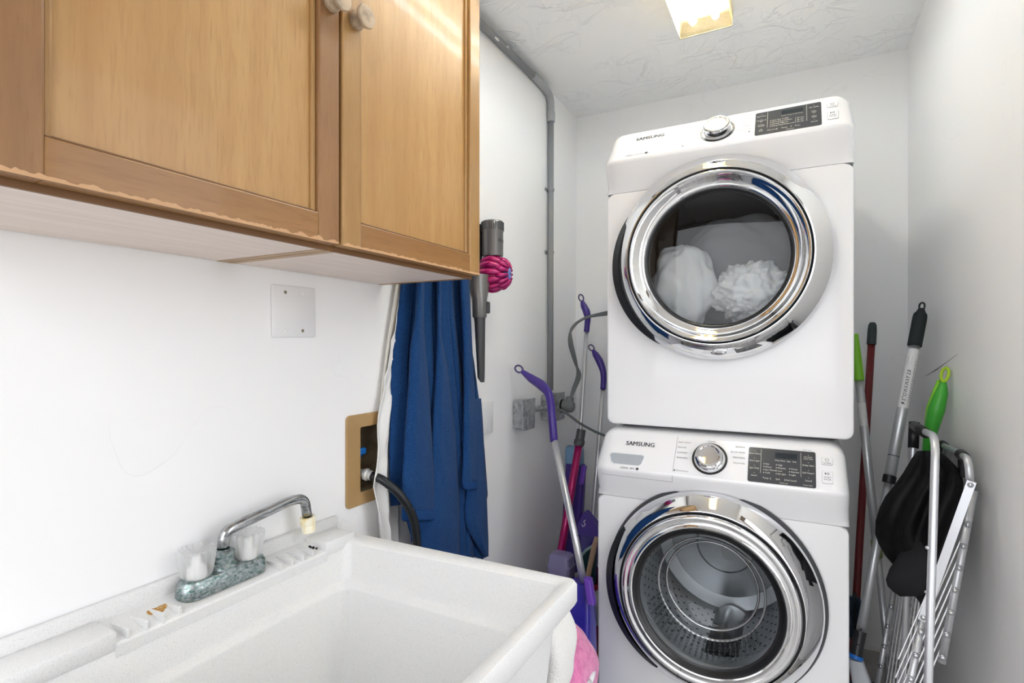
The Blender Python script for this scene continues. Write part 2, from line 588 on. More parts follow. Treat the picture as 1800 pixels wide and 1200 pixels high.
# ------------------------------------------------------------------ laundry tub
TUBM = M('speckled_white_tub', (224, 224, 223), 0.38, var=[((620, 620, 620), (190, 190, 190), 0.52, 0.80)])
TX0, TX1, TY0, TY1 = -1.0, -0.362, 0.285, 0.951
tub = thing('laundry_tub', 'white speckled plastic laundry tub below the cabinets', 'sink', ((TX0 + TX1) / 2, (TY0 + TY1) / 2, 0))
bm = B()
def loop(x0, x1, y0, y1, r, z, backz=None, seg=6):
    return [Vector((x, y, backz if (backz is not None and x < -0.90) else z)) for x, y in rrect(x0, x1, y0, y1, r, seg)]
IX0, IX1, IY0, IY1 = -.925, -.392, .322, .922
rings = [loop(TX0 + .07, TX1 - .075, TY0 + .07, TY1 - .075, .05, .405),
         loop(TX0 + .05, TX1 - .052, TY0 + .05, TY1 - .055, .05, .425),
         loop(TX0 + .012, TX1 - .026, TY0 + .025, TY1 - .028, .03, .758),
         loop(TX0, TX1 - .003, TY0 + .002, TY1 - .003, .012, .756),
         loop(TX0, TX1, TY0, TY1, .014, .762),
         loop(TX0, TX1, TY0, TY1, .014, .792),
         loop(TX0 + .001, TX1 - .004, TY0 + .004, TY1 - .004, .014, .799, .785),
         loop(TX0 + .002, TX1 - .010, TY0 + .010, TY1 - .010, .014, .800, .785),
         loop(IX0 - .004, IX1 + .006, IY0 - .006, IY1 + .006, .016, .798, .783),
         loop(IX0, IX1, IY0, IY1, .018, .792, .779),
         loop(IX0 + .008, IX1 - .010, IY0 + .010, IY1 - .012, .022, .714),
         loop(IX0 + .012, IX1 - .014, IY0 + .014, IY1 - .016, .022, .706),
         loop(IX0 + .026, IX1 - .028, IY0 + .028, IY1 - .030, .022, .700),
         loop(IX0 + .030, IX1 - .032, IY0 + .032, IY1 - .034, .024, .694),
         loop(IX0 + .042, IX1 - .046, IY0 + .046, IY1 - .048, .028, .480),
         loop(IX0 + .052, IX1 - .056, IY0 + .056, IY1 - .058, .03, .458),
         loop(IX0 + .075, IX1 - .08, IY0 + .08, IY1 - .08, .03, .450),
         loop(-.68, -.64, .60, .64, .015, .444)]
loft(bm, rings)
basin = obj('basin', bm, TUBM, tub, 38)
# raised plateaus at both ends of the faucet ledge
for y0, y1 in ((TY0 + .004, .443), (.857, TY1 - .006)):
    bm = B(); box(bm, -.990, IX0 + .003, y0, y1, .770, .8005, .004, 2)
    obj('corner_deck', bm, TUBM, tub, 40)
bm = B(); box(bm, -1.0035, -.990, TY0 + .004, .957, .775, .822, .003, 2)
obj('back_lip', bm, TUBM, tub, 40)
# sloping ledge and its soap ribs
bm = B()
lz0, lz1 = .7945, .7815
rows = [[Vector((-.9905, y, lz0)), Vector((-.945, y, .789)), Vector((IX0 + .002, y, lz1)), Vector((IX0 + .003, y, lz1 - .012))] for y in (.440, .860)]
loft(bm, [[Vector((-.9905, y, .76)), Vector((-.9905, y, lz0)), Vector((IX0 - .001, y, lz1)), Vector((IX0 + .002, y, lz1 - .004)), Vector((IX0 + .003, y, .76))] for y in (.440, .860)])
obj('soap_ledge', bm, TUBM, tub, 30)
for y in (.459, .487, .513, .540, .742, .768, .796, .823):
    bm = B()
    prof = [Vector((-.975, 0, .789)), Vector((-.975, 0, .7925)), Vector((IX0 - .004, 0, .7955)), Vector((IX0 + .0005, 0, .7935)), Vector((IX0 + .0005, 0, .779))]
    loft(bm, [[p + Vector((0, y + s, 0)) for p in prof] for s in (-.0018, .0018)])
    obj('rib', bm, TUBM, tub)
# specks and the rust stain on the ledge
bm = B()
for k, (dx, dy, rr) in enumerate(((0, 0, .009), (.002, .008, .009), (-.001, .016, .007), (-.004, .023, .004))):
    lathe(bm, (-.962 + dx, .515 + dy, .7880 - dx * .28), (.25, 0, 1), [(.0002, .0022), (rr * .7, .0022), (rr, .0012)], 14)
st = obj('rust_stain', bm, M('rust_stain', (168, 120, 52), 0.7, var=((300, 300, 300), (205, 180, 130), 0.5, 0.6)), tub); st['label'] = 'orange rust stain on the ledge'
DEB = M('black_debris', (34, 32, 30), 0.8)
bm = B()
for x, y, rr in ((-.962, .846, .0036), (-.958, .845, .003), (-.951, .846, .0036), (-.953, .8475, .0022), (-.950, .8305, .0028), (-.942, .847, .0028)):
    bmesh.ops.create_icosphere(bm, subdivisions=1, radius=rr, matrix=Matrix.Translation((x, y, .7885)))
db = obj('debris', bm, DEB, tub); db['kind'] = 'stuff'
for x, y in ((TX0 + .06, TY0 + .06), (TX1 - .08, TY0 + .06), (TX0 + .06, TY1 - .08), (TX1 - .08, TY1 - .08)):
    bm = B(); box(bm, x - .018, x + .018, y - .018, y + .018, 0.004, .44, .004, 1)
    obj('leg', bm, M('white_tub_leg', (225, 225, 225), .5), tub)
bm = B(); lathe(bm, (-.66, .62, .446), (0, 0, 1), [(.0005, .001), (.03, .001), (.034, .004), (.036, .002)], 24); cyl(bm, (-.66, .62, .30), (-.66, .62, .445), .022)
obj('drain', bm, CHROME2, tub, 40)

# ------------------------------------------------------------------ faucet
VERD = M('corroded_chrome', (176, 182, 184), 0.28, 0.9, var=[((160, 90, 240), (70, 118, 104), 0.42, 0.72), ((420, 300, 420), (92, 104, 104), 0.5, 0.75)], rvar=((120, 120, 120), 0.15, 0.6))
PIPE = M('scratched_spout_chrome', (178, 180, 182), 0.18, 1.0, var=((140, 20, 140), (120, 122, 124), 0.5, 0.7), rvar=((80, 80, 80), 0.1, 0.3))
FX, FY, FZ = -.9645, .643, .790
fa = thing('laundry_faucet', 'corroded chrome two-handle faucet on the tub ledge', 'faucet', (FX, FY, FZ))
bm = B()
def stad(hx, hy, z, n=10):
    out = []
    for s in (1, -1):
        for k in range(n + 1):
            a = (0 if s > 0 else pi) + pi * k / n
            out.append(Vector((FX + hx * cos(a), FY + s * (hy - hx) + hx * sin(a), z)))
    return out
loft(bm, [stad(.0255, .086, FZ - .003), stad(.0262, .0865, FZ + .004), stad(.0245, .085, FZ + .020), stad(.021, .081, FZ + .0265), stad(.012, .072, FZ + .0285)])
obj('base', bm, VERD, fa, 45)
bm = B(); lathe(bm, (FX, FY, FZ), (0, 0, 1), [(.0235, .026), (.0225, .034), (.018, .038), (.0175, .050), (.0195, .052), (.0195, .058), (.0125, .063), (.0115, .063)], 28)
obj('collar', bm, VERD, fa, 40)
bm = B()
sp = fillet([(FX, FY, FZ + .058), (FX, FY + .001, FZ + .094), (FX + .004, FY + .152, FZ + .116), (FX + .005, FY + .186, FZ + .112), (FX + .006, FY + .194, FZ + .066)], .032, 8)
tube(bm, sp, .0105, 18)
obj('spout', bm, PIPE, fa, True)
NOZ = M('yellowed_white_plastic', (238, 232, 210), 0.4, var=((50, 50, 20), (226, 205, 140), 0.5, 0.62))
nz0 = Vector((FX + .006, FY + .1935, FZ + .070)); nzd = Vector((0, .012, -.1)).normalized()
bm = B(); lathe(bm, nz0, nzd, [(.0108, 0), (.0158, 0), (.0164, .003), (.0160, .017), (.0150, .018), (.0150, .020), (.0155, .021), (.0150, .034), (.013, .036), (.011, .036), (.010, .02)], 32)
d_, a_, b_ = frame_of(nzd)
for k in range(24):
    an = 2 * pi * k / 24
    p = nz0 + (a_ * cos(an) + b_ * sin(an)) * .0160
    cyl(bm, p + nzd * .003, p + nzd * .016, .0009, n=6)
nz = obj('nozzle', bm, NOZ, fa, 40); nz['label'] = 'yellowed plastic hose adapter'
ACR = glass_mat('clear_acrylic', (.97, .975, .975), .06, fres=1.4, milk=.28)
CORE = M('white_handle_core', (235, 235, 232), .4)
for y in (FY - .051, FY + .051):
    bm = B()
    n = 80
    rings = []
    for h, r, amp in ((.028, .020, 0), (.031, .0235, .0006), (.036, .0245, .0022), (.066, .0285, .0030), (.075, .0295, .0030), (.078, .0265, .0035), (.073, .019, .001), (.071, .004, 0)):
        ring = []
        for k in range(n):
            a = 2 * pi * k / n
            rr = r + amp * (abs(cos(a * 8)) * 2 - 1)
            ring.append(Vector((FX + rr * cos(a), y + rr * sin(a), FZ + h + (.003 * abs(cos(a * 8)) if r > .026 and h > .07 else 0))))
        rings.append(ring)
    loft(bm, rings)
    hd = obj('handle', bm, ACR, fa, 35); hd['label'] = 'clear fluted acrylic handle'
    bm = B(); lathe(bm, (FX, y, FZ), (0, 0, 1), [(.0005, .026), (.017, .026), (.018, .03), (.0155, .046), (.010, .050), (.007, .068), (.0005, .069)], 20)
    obj('handle_core', bm, CORE, hd, 40)

# ------------------------------------------------------------------ wall plates, outlet box, hose
PLATE = M('white_wall_plate', (230, 230, 230), .35)
SCREW = M('brass_screw', (140, 132, 108), .4, .6)
def plate(y0, y1, z0, z1, screws, label, tilt=0):
    t = thing('blank_wall_plate', label, 'wall plate', (WXL, (y0 + y1) / 2, (z0 + z1) / 2))
    bm = B(); box(bm, WXL + .0004, WXL + .0065, y0, y1, z0, z1, .0028, 2)
    obj('cover', bm, PLATE, t, 30)
    for y, z, br in screws:
        bm = B(); lathe(bm, (WXL + .006, y, z), (1, 0, 0), [(.004, 0), (.0036, .0012), (.0009, .0018), (.0006, .0006)], 14, cap1=True)
        obj('screw', bm, SCREW if br else PLATE, t)
    t.rotation_euler = (tilt, 0, 0)
plate(.779, .896, 1.257, 1.372, [(.812, 1.357, 1), (.858, 1.357, 0), (.8135, 1.272, 0), (.858, 1.272, 1)], 'white double blank wall plate below the cabinet, above the faucet', .015)
plate(1.655, 1.732, .917, 1.032, [(1.694, 1.018, 0), (1.694, .931, 0)], 'white single blank wall plate behind the right edge of the towel')

TAN = M('tan_plastic', (176, 144, 98), .42, var=((5, 5, 5), (166, 134, 88), .4, .6))
ob = thing('washer_outlet_box', 'tan recessed washer outlet box with supply valve behind the towels', 'outlet box', (WXL, 1.13, .94))
bm = B()
fo = rrect(.996, 1.262, .824, 1.060, .012, 5); fi = rrect(1.044, 1.212, .857, 1.026, .005, 5)
r0 = [Vector((WXL + .0005, y, z)) for y, z in fo]; r1 = [Vector((WXL + .005, y, z)) for y, z in fo]
r2 = [Vector((WXL + .006, 1.13 + (y - 1.13) * .99, .942 + (z - .942) * .99)) for y, z in fo]
r3 = [Vector((WXL + .005, y, z)) for y, z in fi]; r4 = [Vector((WXL - .085, y, z)) for y, z in fi]
loft(bm, [r0, r1, r2, r3], cap0=False, cap1=False)
obj('frame', bm, TAN, ob, 30)
bm = B(); loft(bm, [r3, r4], cap0=False, cap1=True)
obj('recess', bm, M('brown_recess', (172, 158, 132), .6, var=((20, 20, 20), (140, 128, 106), .4, .6)), ob)
bm = B(); cyl(bm, (WXL - .045, 1.066, .857), (WXL - .045, 1.066, .91), .011); cyl(bm, (WXL - .045, 1.066, .905), (WXL + .004, 1.064, .9), .010); lathe(bm, (WXL + .002, 1.064, .900), (1, .12, -.1), [(.010, 0), (.015, 0), (.016, .004), (.016, .009), (.013, .011), (.013, .020), (.009, .022)], 20)
obj('valve', bm, M('zinc_valve', (206, 208, 208), .4, .4), ob, 40)
bm = B(); box(bm, WXL - .02, WXL - .008, 1.052, 1.082, .949, .967, .003, 1); cyl(bm, (WXL - .045, 1.07, .91), (WXL - .014, 1.07, .957), .005)
lv = obj('lever', bm, M('blue_lever', (24, 108, 190), .4), ob); lv['label'] = 'blue valve lever'
bm = B(); tube(bm, [(WXL + .022, 1.067, .897), (WXL + .055, 1.076, .886), (WXL + .092, 1.105, .840), (WXL + .105, 1.142, .76), (WXL + .105, 1.155, .62), (WXL + .08, 1.20, .35), (WXL + .04, 1.5, .06), (WXL + .03, 1.9, .03), (WXL + .03, 2.5, .03), (-.6, 2.54, .12)], .0115, 14, 10)
tag(obj('supply_hose', bm, M('black_rubber', (20, 24, 28), .35), None, True), 'black rubber hose curving down from the tan outlet box', 'hose')
# ------------------------------------------------------------------ stacked washer and dryer
INK = M('grey_print', (92, 94, 98), .5)
INKD = M('dark_print', (52, 53, 56), .45)
WPRT = M('pale_print', (214, 212, 204), .5)
DISP = M('charcoal_display', (58, 60, 64), .22, coat=.3)
SLOT = M('display_window', (34, 40, 46), .12)
SEAM = M('shadow_gap', (120, 122, 125), .7)
GASK = M('grey_gasket', (64, 66, 68), .45)
RUBB = M('dark_window_rim', (30, 31, 32), .3)
GLASS = glass_mat('door_glass', (.74, .76, .77), .02, fres=1.42)
MW, MD = .686, .74
PROF = [(.0, .0), (.018, -.005), (.045, -.017), (.070, -.0285), (.084, -.0345), (.092, -.0365), (.099, -.0350), (.190, .0270), (.198, .0345), (.203, .046), (.2065, .066), (.2075, .10)]
C0 = Vector((0, -.0350, .099)); C1 = Vector((0, .0270, .190))
CU = (C1 - C0).normalized()
CN = Vector((0, -CU.z, CU.y))
def machine(name, label, cx, fy, zb, zs, washer):
    """zb bottom of the body, zs height of the seam under the console; x, y, z local to the seam centre on the front plane"""
    t = thing(name, label, 'washing machine' if washer else 'dryer', (cx, fy + .37, zb))
    O = Vector((cx, fy, zs))
    L = lambda x, y, z: O + Vector((x, y, z))
    hw = MW / 2
    foot = .018 if washer else .011
    zl = zb + foot - zs                     # local z of the body's lower edge
    DC = (-.003, -.236)                     # door centre (x, z)
    # body: front panel with the round opening, sides, back
    bm = B()
    def ringrect(inset, y, r):
        pts = rrect(-hw + inset, hw - inset, zl + inset, -.0015 - (inset if inset > .001 else 0) * 0, r, 9)
        return [L(x, y, z) for x, z in pts]
    outer = []
    rr0 = rrect(-hw, hw, zl, -.0012, .022, 6)
    for k in range(len(rr0)):
        (xa, za), (xb, zb_) = rr0[k], rr0[(k + 1) % len(rr0)]
        m = max(1, int(math.hypot(xb - xa, zb_ - za) / .03))
        outer += [(xa + (xb - xa) * i / m, za + (zb_ - za) * i / m) for i in range(m)]
    n = len(outer)
    hole = []
    for x, z in outer:
        a = atan2(z - DC[1], x - DC[0])
        hole.append((DC[0] + .216 * cos(a), DC[1] + .216 * sin(a)))
    def scaled(k, y):
        out = []
        for x, z in outer:
            out.append(L(x - k * (1 if x > 0 else -1) * (1 if abs(x) > hw - .03 else 0), y, z + (k if z < zl + .03 else 0)))
        return out
    loft(bm, [[L(x, .03, z) for x, z in hole], [L(x, 0, z) for x, z in hole], scaled(.008, 0), scaled(.002, .004), scaled(0, .012), scaled(0, MD)], cap0=False)
    wn(obj('body', bm, ENAMEL, t, 40))
    # console
    bm = B()
    cols = []
    N = 34
    xs = [-hw + (MW) * k / N for k in range(N + 1)]
    xs = sorted(set([round(-hw * cos(pi * k / N), 5) for k in range(N + 1)]))
    for x in xs:
        e = max(0, (abs(x) - (hw - .045)) / .045)
        k = 1 - sqrt(max(0, 1 - min(1, e) ** 2))
        col = []
        for z, y in PROF:
            f = z / .2075
            col.append(L(x * (1 - .018 * f ** 2 * 1.0), y + .030 * k * (1 if z > .01 else .25), z - .035 * k * f ** 3))
        col.append(L(x * .982, MD * .9, .2075 - .02 * k))
        col.append(L(x, MD * .9, 0))
        cols.append(col)
    loft(bm, cols)
    con = wn(obj('console', bm, ENAMEL, t, 40))
    bm = B(); box(bm, cx - hw + .004, cx + hw - .004, fy + .006, fy + MD * .9, zs - .004, zs + .002)
    obj('seam', bm, SEAM, t)
    # feet
    for sx in (-1, 1):
        for yy in (.09, MD - .08):
            bm = B(); cyl(bm, (cx + sx * .29, fy + yy, zb + (.0045 if washer else 0)), (cx + sx * .29, fy + yy, zb + foot + .004), .022)
            obj('foot', bm, DARK, t)
    # --- tilted control band: u along x, v from the band's lower edge
    S = lambda u, v, h=.0006: O + Vector((u, 0, 0)) + C0 + CU * v + CN * h
    UX = Vector((1, 0, 0))
    def quad_plate(bm, u0, u1, v0, v1, r, h0, h1):
        pts = rrect(u0, u1, v0, v1, r, 4)
        loft(bm, [[S(a, b, h0) for a, b in pts], [S(a, b, h1) for a, b in pts], ])
    def txt(bm, s, u, v, size, align='LEFT', h=.0009, **k):
        text_into(bm, s, size, S(u, v, h), UX, CU, align, **k)
    # display
    bm = B(); quad_plate(bm, .101, .266, .001, .103, .005, -.002, .0012)
    dsp = obj('display_panel', bm, DISP, con)
    bm = B(); quad_plate(bm, .168, .222, .076, .092, .001, .0008, .0017)
    obj('readout', bm, SLOT, con)
    bm = B(); quad_plate(bm, .1325, .1332, .028, .098, .0002, .001, .0015); quad_plate(bm, .2305, .2312, .028, .098, .0002, .001, .0015)
    quad_plate(bm, .1575, .1585, .012, .018, .0002, .001, .0015); quad_plate(bm, .1925, .1935, .012, .018, .0002, .001, .0015)
    hh = .0016
    left = ['Extra Rinse', 'Extra Spin', 'Spin Only', 'Steam'] if washer else ['Rack Dry', 'Mixed Load\nBell', 'Wrinkle\nPrevent', 'Anti\nStatic']
    right = ['My Cycle\nCycle Save', 'Delay Start', 'Self Clean+', 'Sound'] if washer else ['My Cycle', 'Drum\nLight', 'Adjust\nTime', 'Sound']
    for k, s in enumerate(left):
        txt(bm, s, .117, .084 - k * .0215, .0062 if '\n' not in s else .0052, 'CENTER', hh); txt(bm, '-', .117, .0925 - k * .0215, .009, 'CENTER', hh)
    for k, s in enumerate(right):
        txt(bm, s, .2485, .084 - k * .0215, .0062 if '\n' not in s else .0052, 'CENTER', hh); txt(bm, '-', .2485, .0925 - k * .0215, .009, 'CENTER', hh)
    colA = ['Hot', 'Warm', 'Eco Warm', 'Cold'] if washer else ['Very Dry', 'More Dry', 'Normal Dry', 'Damp Dry']
    colB = ['High', 'Medium', 'Low', 'No Spin'] if washer else ['High', 'Medium', 'Low', 'Extra Low']
    colC = ['Heavy', 'Normal', 'Light'] if washer else ['40 min', '30 min', '20 min']
    for u, lst, v0 in ((.141, colA, .056), (.172, colB, .056), (.204, colC, .048)):
        for k, s in enumerate(lst):
            txt(bm, s, u + .003, v0 - k * .0085, .0062, 'LEFT', hh)
            quad_plate(bm, u - .001, u + .0006, v0 - k * .0085 - .0014, v0 - k * .0085 + .0014, .0003, .001, hh)
    for u, s in ((.146, 'Temp' if washer else 'Dry Level'), (.176, 'Spin' if washer else 'Temp'), (.208, 'Soil Level' if washer else 'Time')):
        txt(bm, s, u, .015, .0065, 'CENTER', hh)
    for u, s in ((.174, 'Wash'), (.188, 'Rinse'), (.202, 'Spin'), (.2155, 'End')) if washer else ((.174, 'Sensing'), (.188, 'Drying'), (.202, 'Cooling'), (.2155, 'Wrinkle')):
        txt(bm, s, u, .069, .0055 if washer else .004, 'CENTER', hh)
    txt(bm, 'Child Lock', .190, .0055, .0045, 'CENTER', hh); txt(bm, 'Power Care' if washer else '', .247, .0065, .0045, 'CENTER', hh)
    obj('display_lettering', bm, WPRT, con)['kind'] = 'stuff'
    # buttons
    for v, hgt, nm in ((.080, .020, 'p'), (.035, .034, 's')):
        bm = B(); quad_plate(bm, .280, .3045, v - hgt / 2, v + hgt / 2, .003, -.002, .0015)
        bt = obj('button', bm, ENAMEL, con)
        bm = B()
        pts = rrect(.2795, .305, v - hgt / 2 - .0006, v + hgt / 2 + .0006, .003, 4)
        loft(bm, [[S(a, b, .0001) for a, b in pts], [S(a, b, .0004) for a, b in pts]])
        obj('button_gap', bm, SEAM, con)
        bm = B()
        if nm == 'p':
            txt(bm, 'POWER', .2922, v - .006, .0052, 'CENTER', .0018)
            lathe(bm, S(.2922, v + .0035, .0018), CN, [(.0036, 0), (.0046, 0)], 20, a0=.5, a1=2 * pi - .5, ref=CU)
            box_pts = [S(.2919, v + .004, .0019), S(.2925, v + .004, .0019), S(.2925, v + .0085, .0019), S(.2919, v + .0085, .0019)]
            bm.faces.new([bm.verts.new(p) for p in box_pts])
        else:
            txt(bm, 'START\nPAUSE', .2922, v - .004, .0058, 'CENTER', .0018)
            for q in ([(.2865, .006), (.2865, .013), (.2905, .0095)], [(.292, .006), (.2932, .006), (.2932, .013), (.292, .013)], [(.295, .006), (.2962, .006), (.2962, .013), (.295, .013)]):
                bm.faces.new([bm.verts.new(S(a, v + b, .0018)) for a, b in q])
        obj('button_lettering', bm, INKD, bt if False else con)
    # dial
    du, dv = -.002, .056
    bm = B(); lathe(bm, S(du, dv, 0), CN, [(.0425, .0002), (.0425, .0016), (.0488, .0016), (.0488, .0002)], 56)
    obj('dial_ring', bm, RUBB, con, 30)
    bm = B(); lathe(bm, S(du, dv, 0), CN, [(.0375, 0), (.0375, .003), (.0360, .004), (.0362, .016), (.0378, .019), (.0372, .0235), (.0335, .0262), (.0300, .0262), (.0275, .0240), (.0150, .0228), (.0003, .0226)], 56, cap1=True)
    obj('dial', bm, CHROME, con, 35)
    bm = B()
    if washer:
        ll, rl = ['HEAVY DUTY', 'SANITIZE', 'ALLERGEN', 'RINSE+SPIN'], ['BEDDING', 'QUICK WASH', 'PERM PRESS', 'DELICATES']
        txt(bm, 'NORMAL', du + .002, .110, .0056, 'CENTER')
    else:
        ll, rl = ['HEAVY DUTY', 'NORMAL', 'BEDDING', 'SANITIZE', 'DELICATES'], ['TIME DRY', 'QUICK DRY', 'AIR FLUFF', 'REFRESH', 'WRINKLE AWAY']
    m_ = len(ll)
    for k in range(m_):
        v = .100 - k * (.0165 if washer else .0155)
        txt(bm, ll[k], -.095, v, .0062, 'LEFT'); txt(bm, rl[k], .092, v, .0062, 'RIGHT')
        e = .053 + .006 * abs(k - m_ / 2)
        quad_plate(bm, -.095 + .006 * len(ll[k]) * .75, max(-.095 + .006 * len(ll[k]) * .75 + .001, -e), v - .0002, v + .0002, .0001, .0006, .0008)
        quad_plate(bm, e - .004, max(e - .003, .092 - .006 * len(rl[k]) * .78), v - .0002, v + .0002, .0001, .0006, .0008)
    txt(bm, 'Diamond Drum', -.092, .010, .0055); quad_plate(bm, -.0985, -.094, .0078, .0122, .0005, .0006, .0009)
    if not washer:
        txt(bm, 'Sensor Dry', .055, .024, .005); quad_plate(bm, .084, .089, .022, .026, .0005, .0006, .0009)
    else:
        txt(bm, 'Smart Care', .235, .1075, .0045)
    obj('cycle_lettering', bm, INK, con)['kind'] = 'stuff'
    bm = B(); txt(bm, 'SAMSUNG', -.252 + (0 if washer else .004), .082, .0195, 'LEFT', squeeze=1.0, bold=.022)
    obj('brand_lettering', bm, INKD, con)
    bm = B()
    vb = -.004 if washer else .002
    txt(bm, 'STEAM', -.258 if washer else -.272, vb + .004, .0080, 'LEFT', h=.0012, shear=.2)
    txt(bm, 'VRT' if washer else 'MOISTURE SENSOR', -.229 if washer else -.243, vb + .004, .0080 if washer else .0055, 'LEFT', h=.0012, shear=.2)
    lathe(bm, S(-.205, vb + .005, .0012), CN, [(.0003, 0), (.0042, 0)], 16)
    obj('steam_lettering', bm, INKD, con)
    if washer:
        # detergent drawer outline and its grip recess
        bm = B()
        for a, b in ((S(-.098, .118, .0004), S(-.101, .008, .0004)),):
            tube(bm, [a, b, L(-.1015, -.0371, .09), L(-.102, -.0295, .072)], .00045, 6)
        for k in range(12):
            x0, x1 = -.102 - .234 * k / 12, -.102 - .234 * (k + 1) / 12
            f = lambda x: (.030 * (1 - sqrt(max(0, 1 - min(1, max(0, (abs(x) - (hw - .045)) / .045)) ** 2))))
            tube(bm, [L(x0 , -.0297 + f(x0), .072), L(x1, -.0297 + f(x1), .072)], .00045, 6)
        obj('drawer_gap', bm, SEAM, con)
        gu = [(-.296, .044), (-.192, .044), (-.200, .014), (-.285, .014)]
        P_ = [(-.297, .040), (-.290, .046), (-.196, .046), (-.190, .041), (-.196, .018), (-.203, .012), (-.280, .012), (-.289, .018)]
        bm = B()
        o1 = [S(a, b, .0002) for a, b in P_]
        mid = (-.243, .029)
        o0 = [S(mid[0] + (a - mid[0]) * 1.06, mid[1] + (b - mid[1]) * 1.16, .0002) for a, b in P_]
        om = [S(mid[0] + (a - mid[0]) * 1.02, mid[1] + (b - mid[1]) * 1.06, .0016) for a, b in P_]
        loft(bm, [o0, om, o1], cap0=False, cap1=False)
        obj('grip_rim', bm, ENAMEL, con, 60)
        bm = B()
        o2 = [S(a, b + (.003 if b > .03 else -.0), .0003 if b < .03 else .0003) for a, b in P_]
        loft(bm, [o1, [S(mid[0] + (a - mid[0]) * .93, mid[1] + (b - mid[1]) * .86, .0006) for a, b in P_]], cap0=False)
        obj('grip_recess', bm, M('painted_grip_shadow', (168, 174, 180), .35), con)  # flat face in darker grey; the grip's shade is put into its colour
    # --- round door
    dz = (DC[0], DC[1])
    c = L(dz[0], 0, dz[1])
    AX = (0, -1, 0)
    bm = B(); lathe(bm, c, AX, [(.282, -.002), (.2975, .003), (.2985, .010), (.294, .016), (.286, .016), (.27, .016)] if washer else [(.282, -.002), (.291, .004), (.2925, .022), (.289, .030), (.28, .030)], 96)
    door = obj('door', bm, GASK, t, 40); door['label'] = 'round chrome-ringed door'
    # chrome bezel: conical outer band, thin step, concave inner bowl
    bm = B()
    bev = [(.2915, .022), (.2975, .026), (.2985, .031), (.2955, .037), (.258, .068), (.2545, .0705), (.2515, .0705)]
    if washer:
        bev = [(.2860, .014), (.2905, .020), (.2895, .026), (.284, .035), (.262, .061), (.248, .0745), (.2450, .0755)]
    lathe(bm, c, AX, bev, 128)
    obj('outer_bezel', bm, CHROME, door, 50)
    bm = B(); lathe(bm, c, AX, [(.2450, .0750), (.2440, .069), (.2390, .069), (.2380, .076)] if washer else [(.2515, .0700), (.2510, .064), (.2475, .062), (.2465, .068)], 128)
    obj('bezel_groove', bm, RUBB, door, 50)
    bm = B()
    inner = [(.2470, .066), (.2460, .0715), (.2425, .0735), (.2385, .0720), (.230, .062), (.222, .0525), (.2150, .0465), (.2105, .0450), (.2075, .0440), (.2055, .0400), (.2030, .0385)]
    if washer:
        inner = [(.2385, .075), (.2378, .0815), (.2340, .0865), (.2280, .0875), (.2220, .0850), (.2160, .0840), (.2110, .0860), (.2070, .0890), (.2030, .0880)]
    lathe(bm, c, AX, inner, 128)
    obj('inner_bezel', bm, CHROME, door, 50)
    # finger grip on the left
    bm = B()
    rings = []
    n_ = 40
    for k in range(n_ + 1):
        a = radians(148 + 92 * k / n_)
        s = sin(pi * k / n_) ** .6
        rr = (.290 if washer else .2955) + (.009 if washer else .014) * s
        sec = [(.284, .012), (.2935 + .004 * s, .010), (rr, .024), (rr, .030 + .008 * s), (rr - .012 - .012 * s, .0405 + .012 * s), (.284, .040)]
        rings.append([c + Vector((cos(a) * r, -h, sin(a) * r)) for r, h in sec])
    loft(bm, rings)
    gr = obj('grip', bm, DARK, door, 40); gr['label'] = 'dark finger grip at the left of the door'
    # window rim + glass
    if washer:
        bm = B(); lathe(bm, c, AX, [(.2035, .0870), (.2000, .0905), (.1950, .0870), (.1900, .079), (.1870, .077), (.1830, .075)], 96)
        obj('window_rim', bm, RUBB, door, 50)
        bm = B(); lathe(bm, c, AX, [(.1845, .0755), (.178, .075), (.171, .066), (.160, .030), (.148, -.008), (.135, -.028), (.11, -.042), (.07, -.052), (.0004, -.055)], 80)
        obj('glass_bowl', bm, GLASS, door, True)
        # moulded ribs in the lower half of the bowl
        bm = B()
        for k in range(25):
            a = radians(196 + 128 * k / 24)
            for j in range(7):
                r = .1475 + j * .0034; h = -.004 + j * .0112
                p = c + Vector((cos(a) * r, -h, sin(a) * r))
                m4 = Matrix.Translation(p) @ Matrix.Diagonal((.0042, .005, .0042, 1))
                bmesh.ops.create_icosphere(bm, subdivisions=1, radius=1, matrix=m4)
        st_ = obj('bowl_studs', bm, glass_mat('studded_glass', (.62, .64, .65), .08, fres=1.7), door, True); st_['kind'] = 'stuff'
        bm = B(); lathe(bm, c, AX, [(.148, -.010), (.1505, -.006), (.148, -.003), (.144, -.009)], 80); lathe(bm, c, AX, [(.129, -.033), (.132, -.030), (.128, -.027), (.125, -.034)], 80)
        obj('bowl_ring', bm, M('ring_highlight', (170, 172, 174), .15, .7), door, True)
        # drum
        bm = B(); lathe(bm, c, AX, [(.214, .0), (.214, -.05), (.235, -.07), (.235, -.40), (.225, -.42)], 72)
        drum = obj('drum', bm, STEEL, t, 40)
        bm = B(); lathe(bm, c, AX, [(.2345, -.405), (.19, -.415), (.185, -.405), (.10, -.40), (.092, -.392), (.0004, -.388)], 72)
        obj('drum_back', bm, STEEL, drum, 40)
        bm = B()
        for k in range(44):
            a = 2 * pi * k / 44
            for j in range(11):
                p = c + Vector((cos(a + (j % 2) * .07) * .2343, .1 + j * .026, sin(a + (j % 2) * .07) * .2343))
                nrm = Vector((-cos(a), 0, -sin(a)))
                lathe(bm, p, nrm, [(.0004, .0006), (.004, .0006)], 8)
        pf = obj('perforations', bm, M('drum_hole', (14, 14, 15), .8), drum); pf['kind'] = 'stuff'
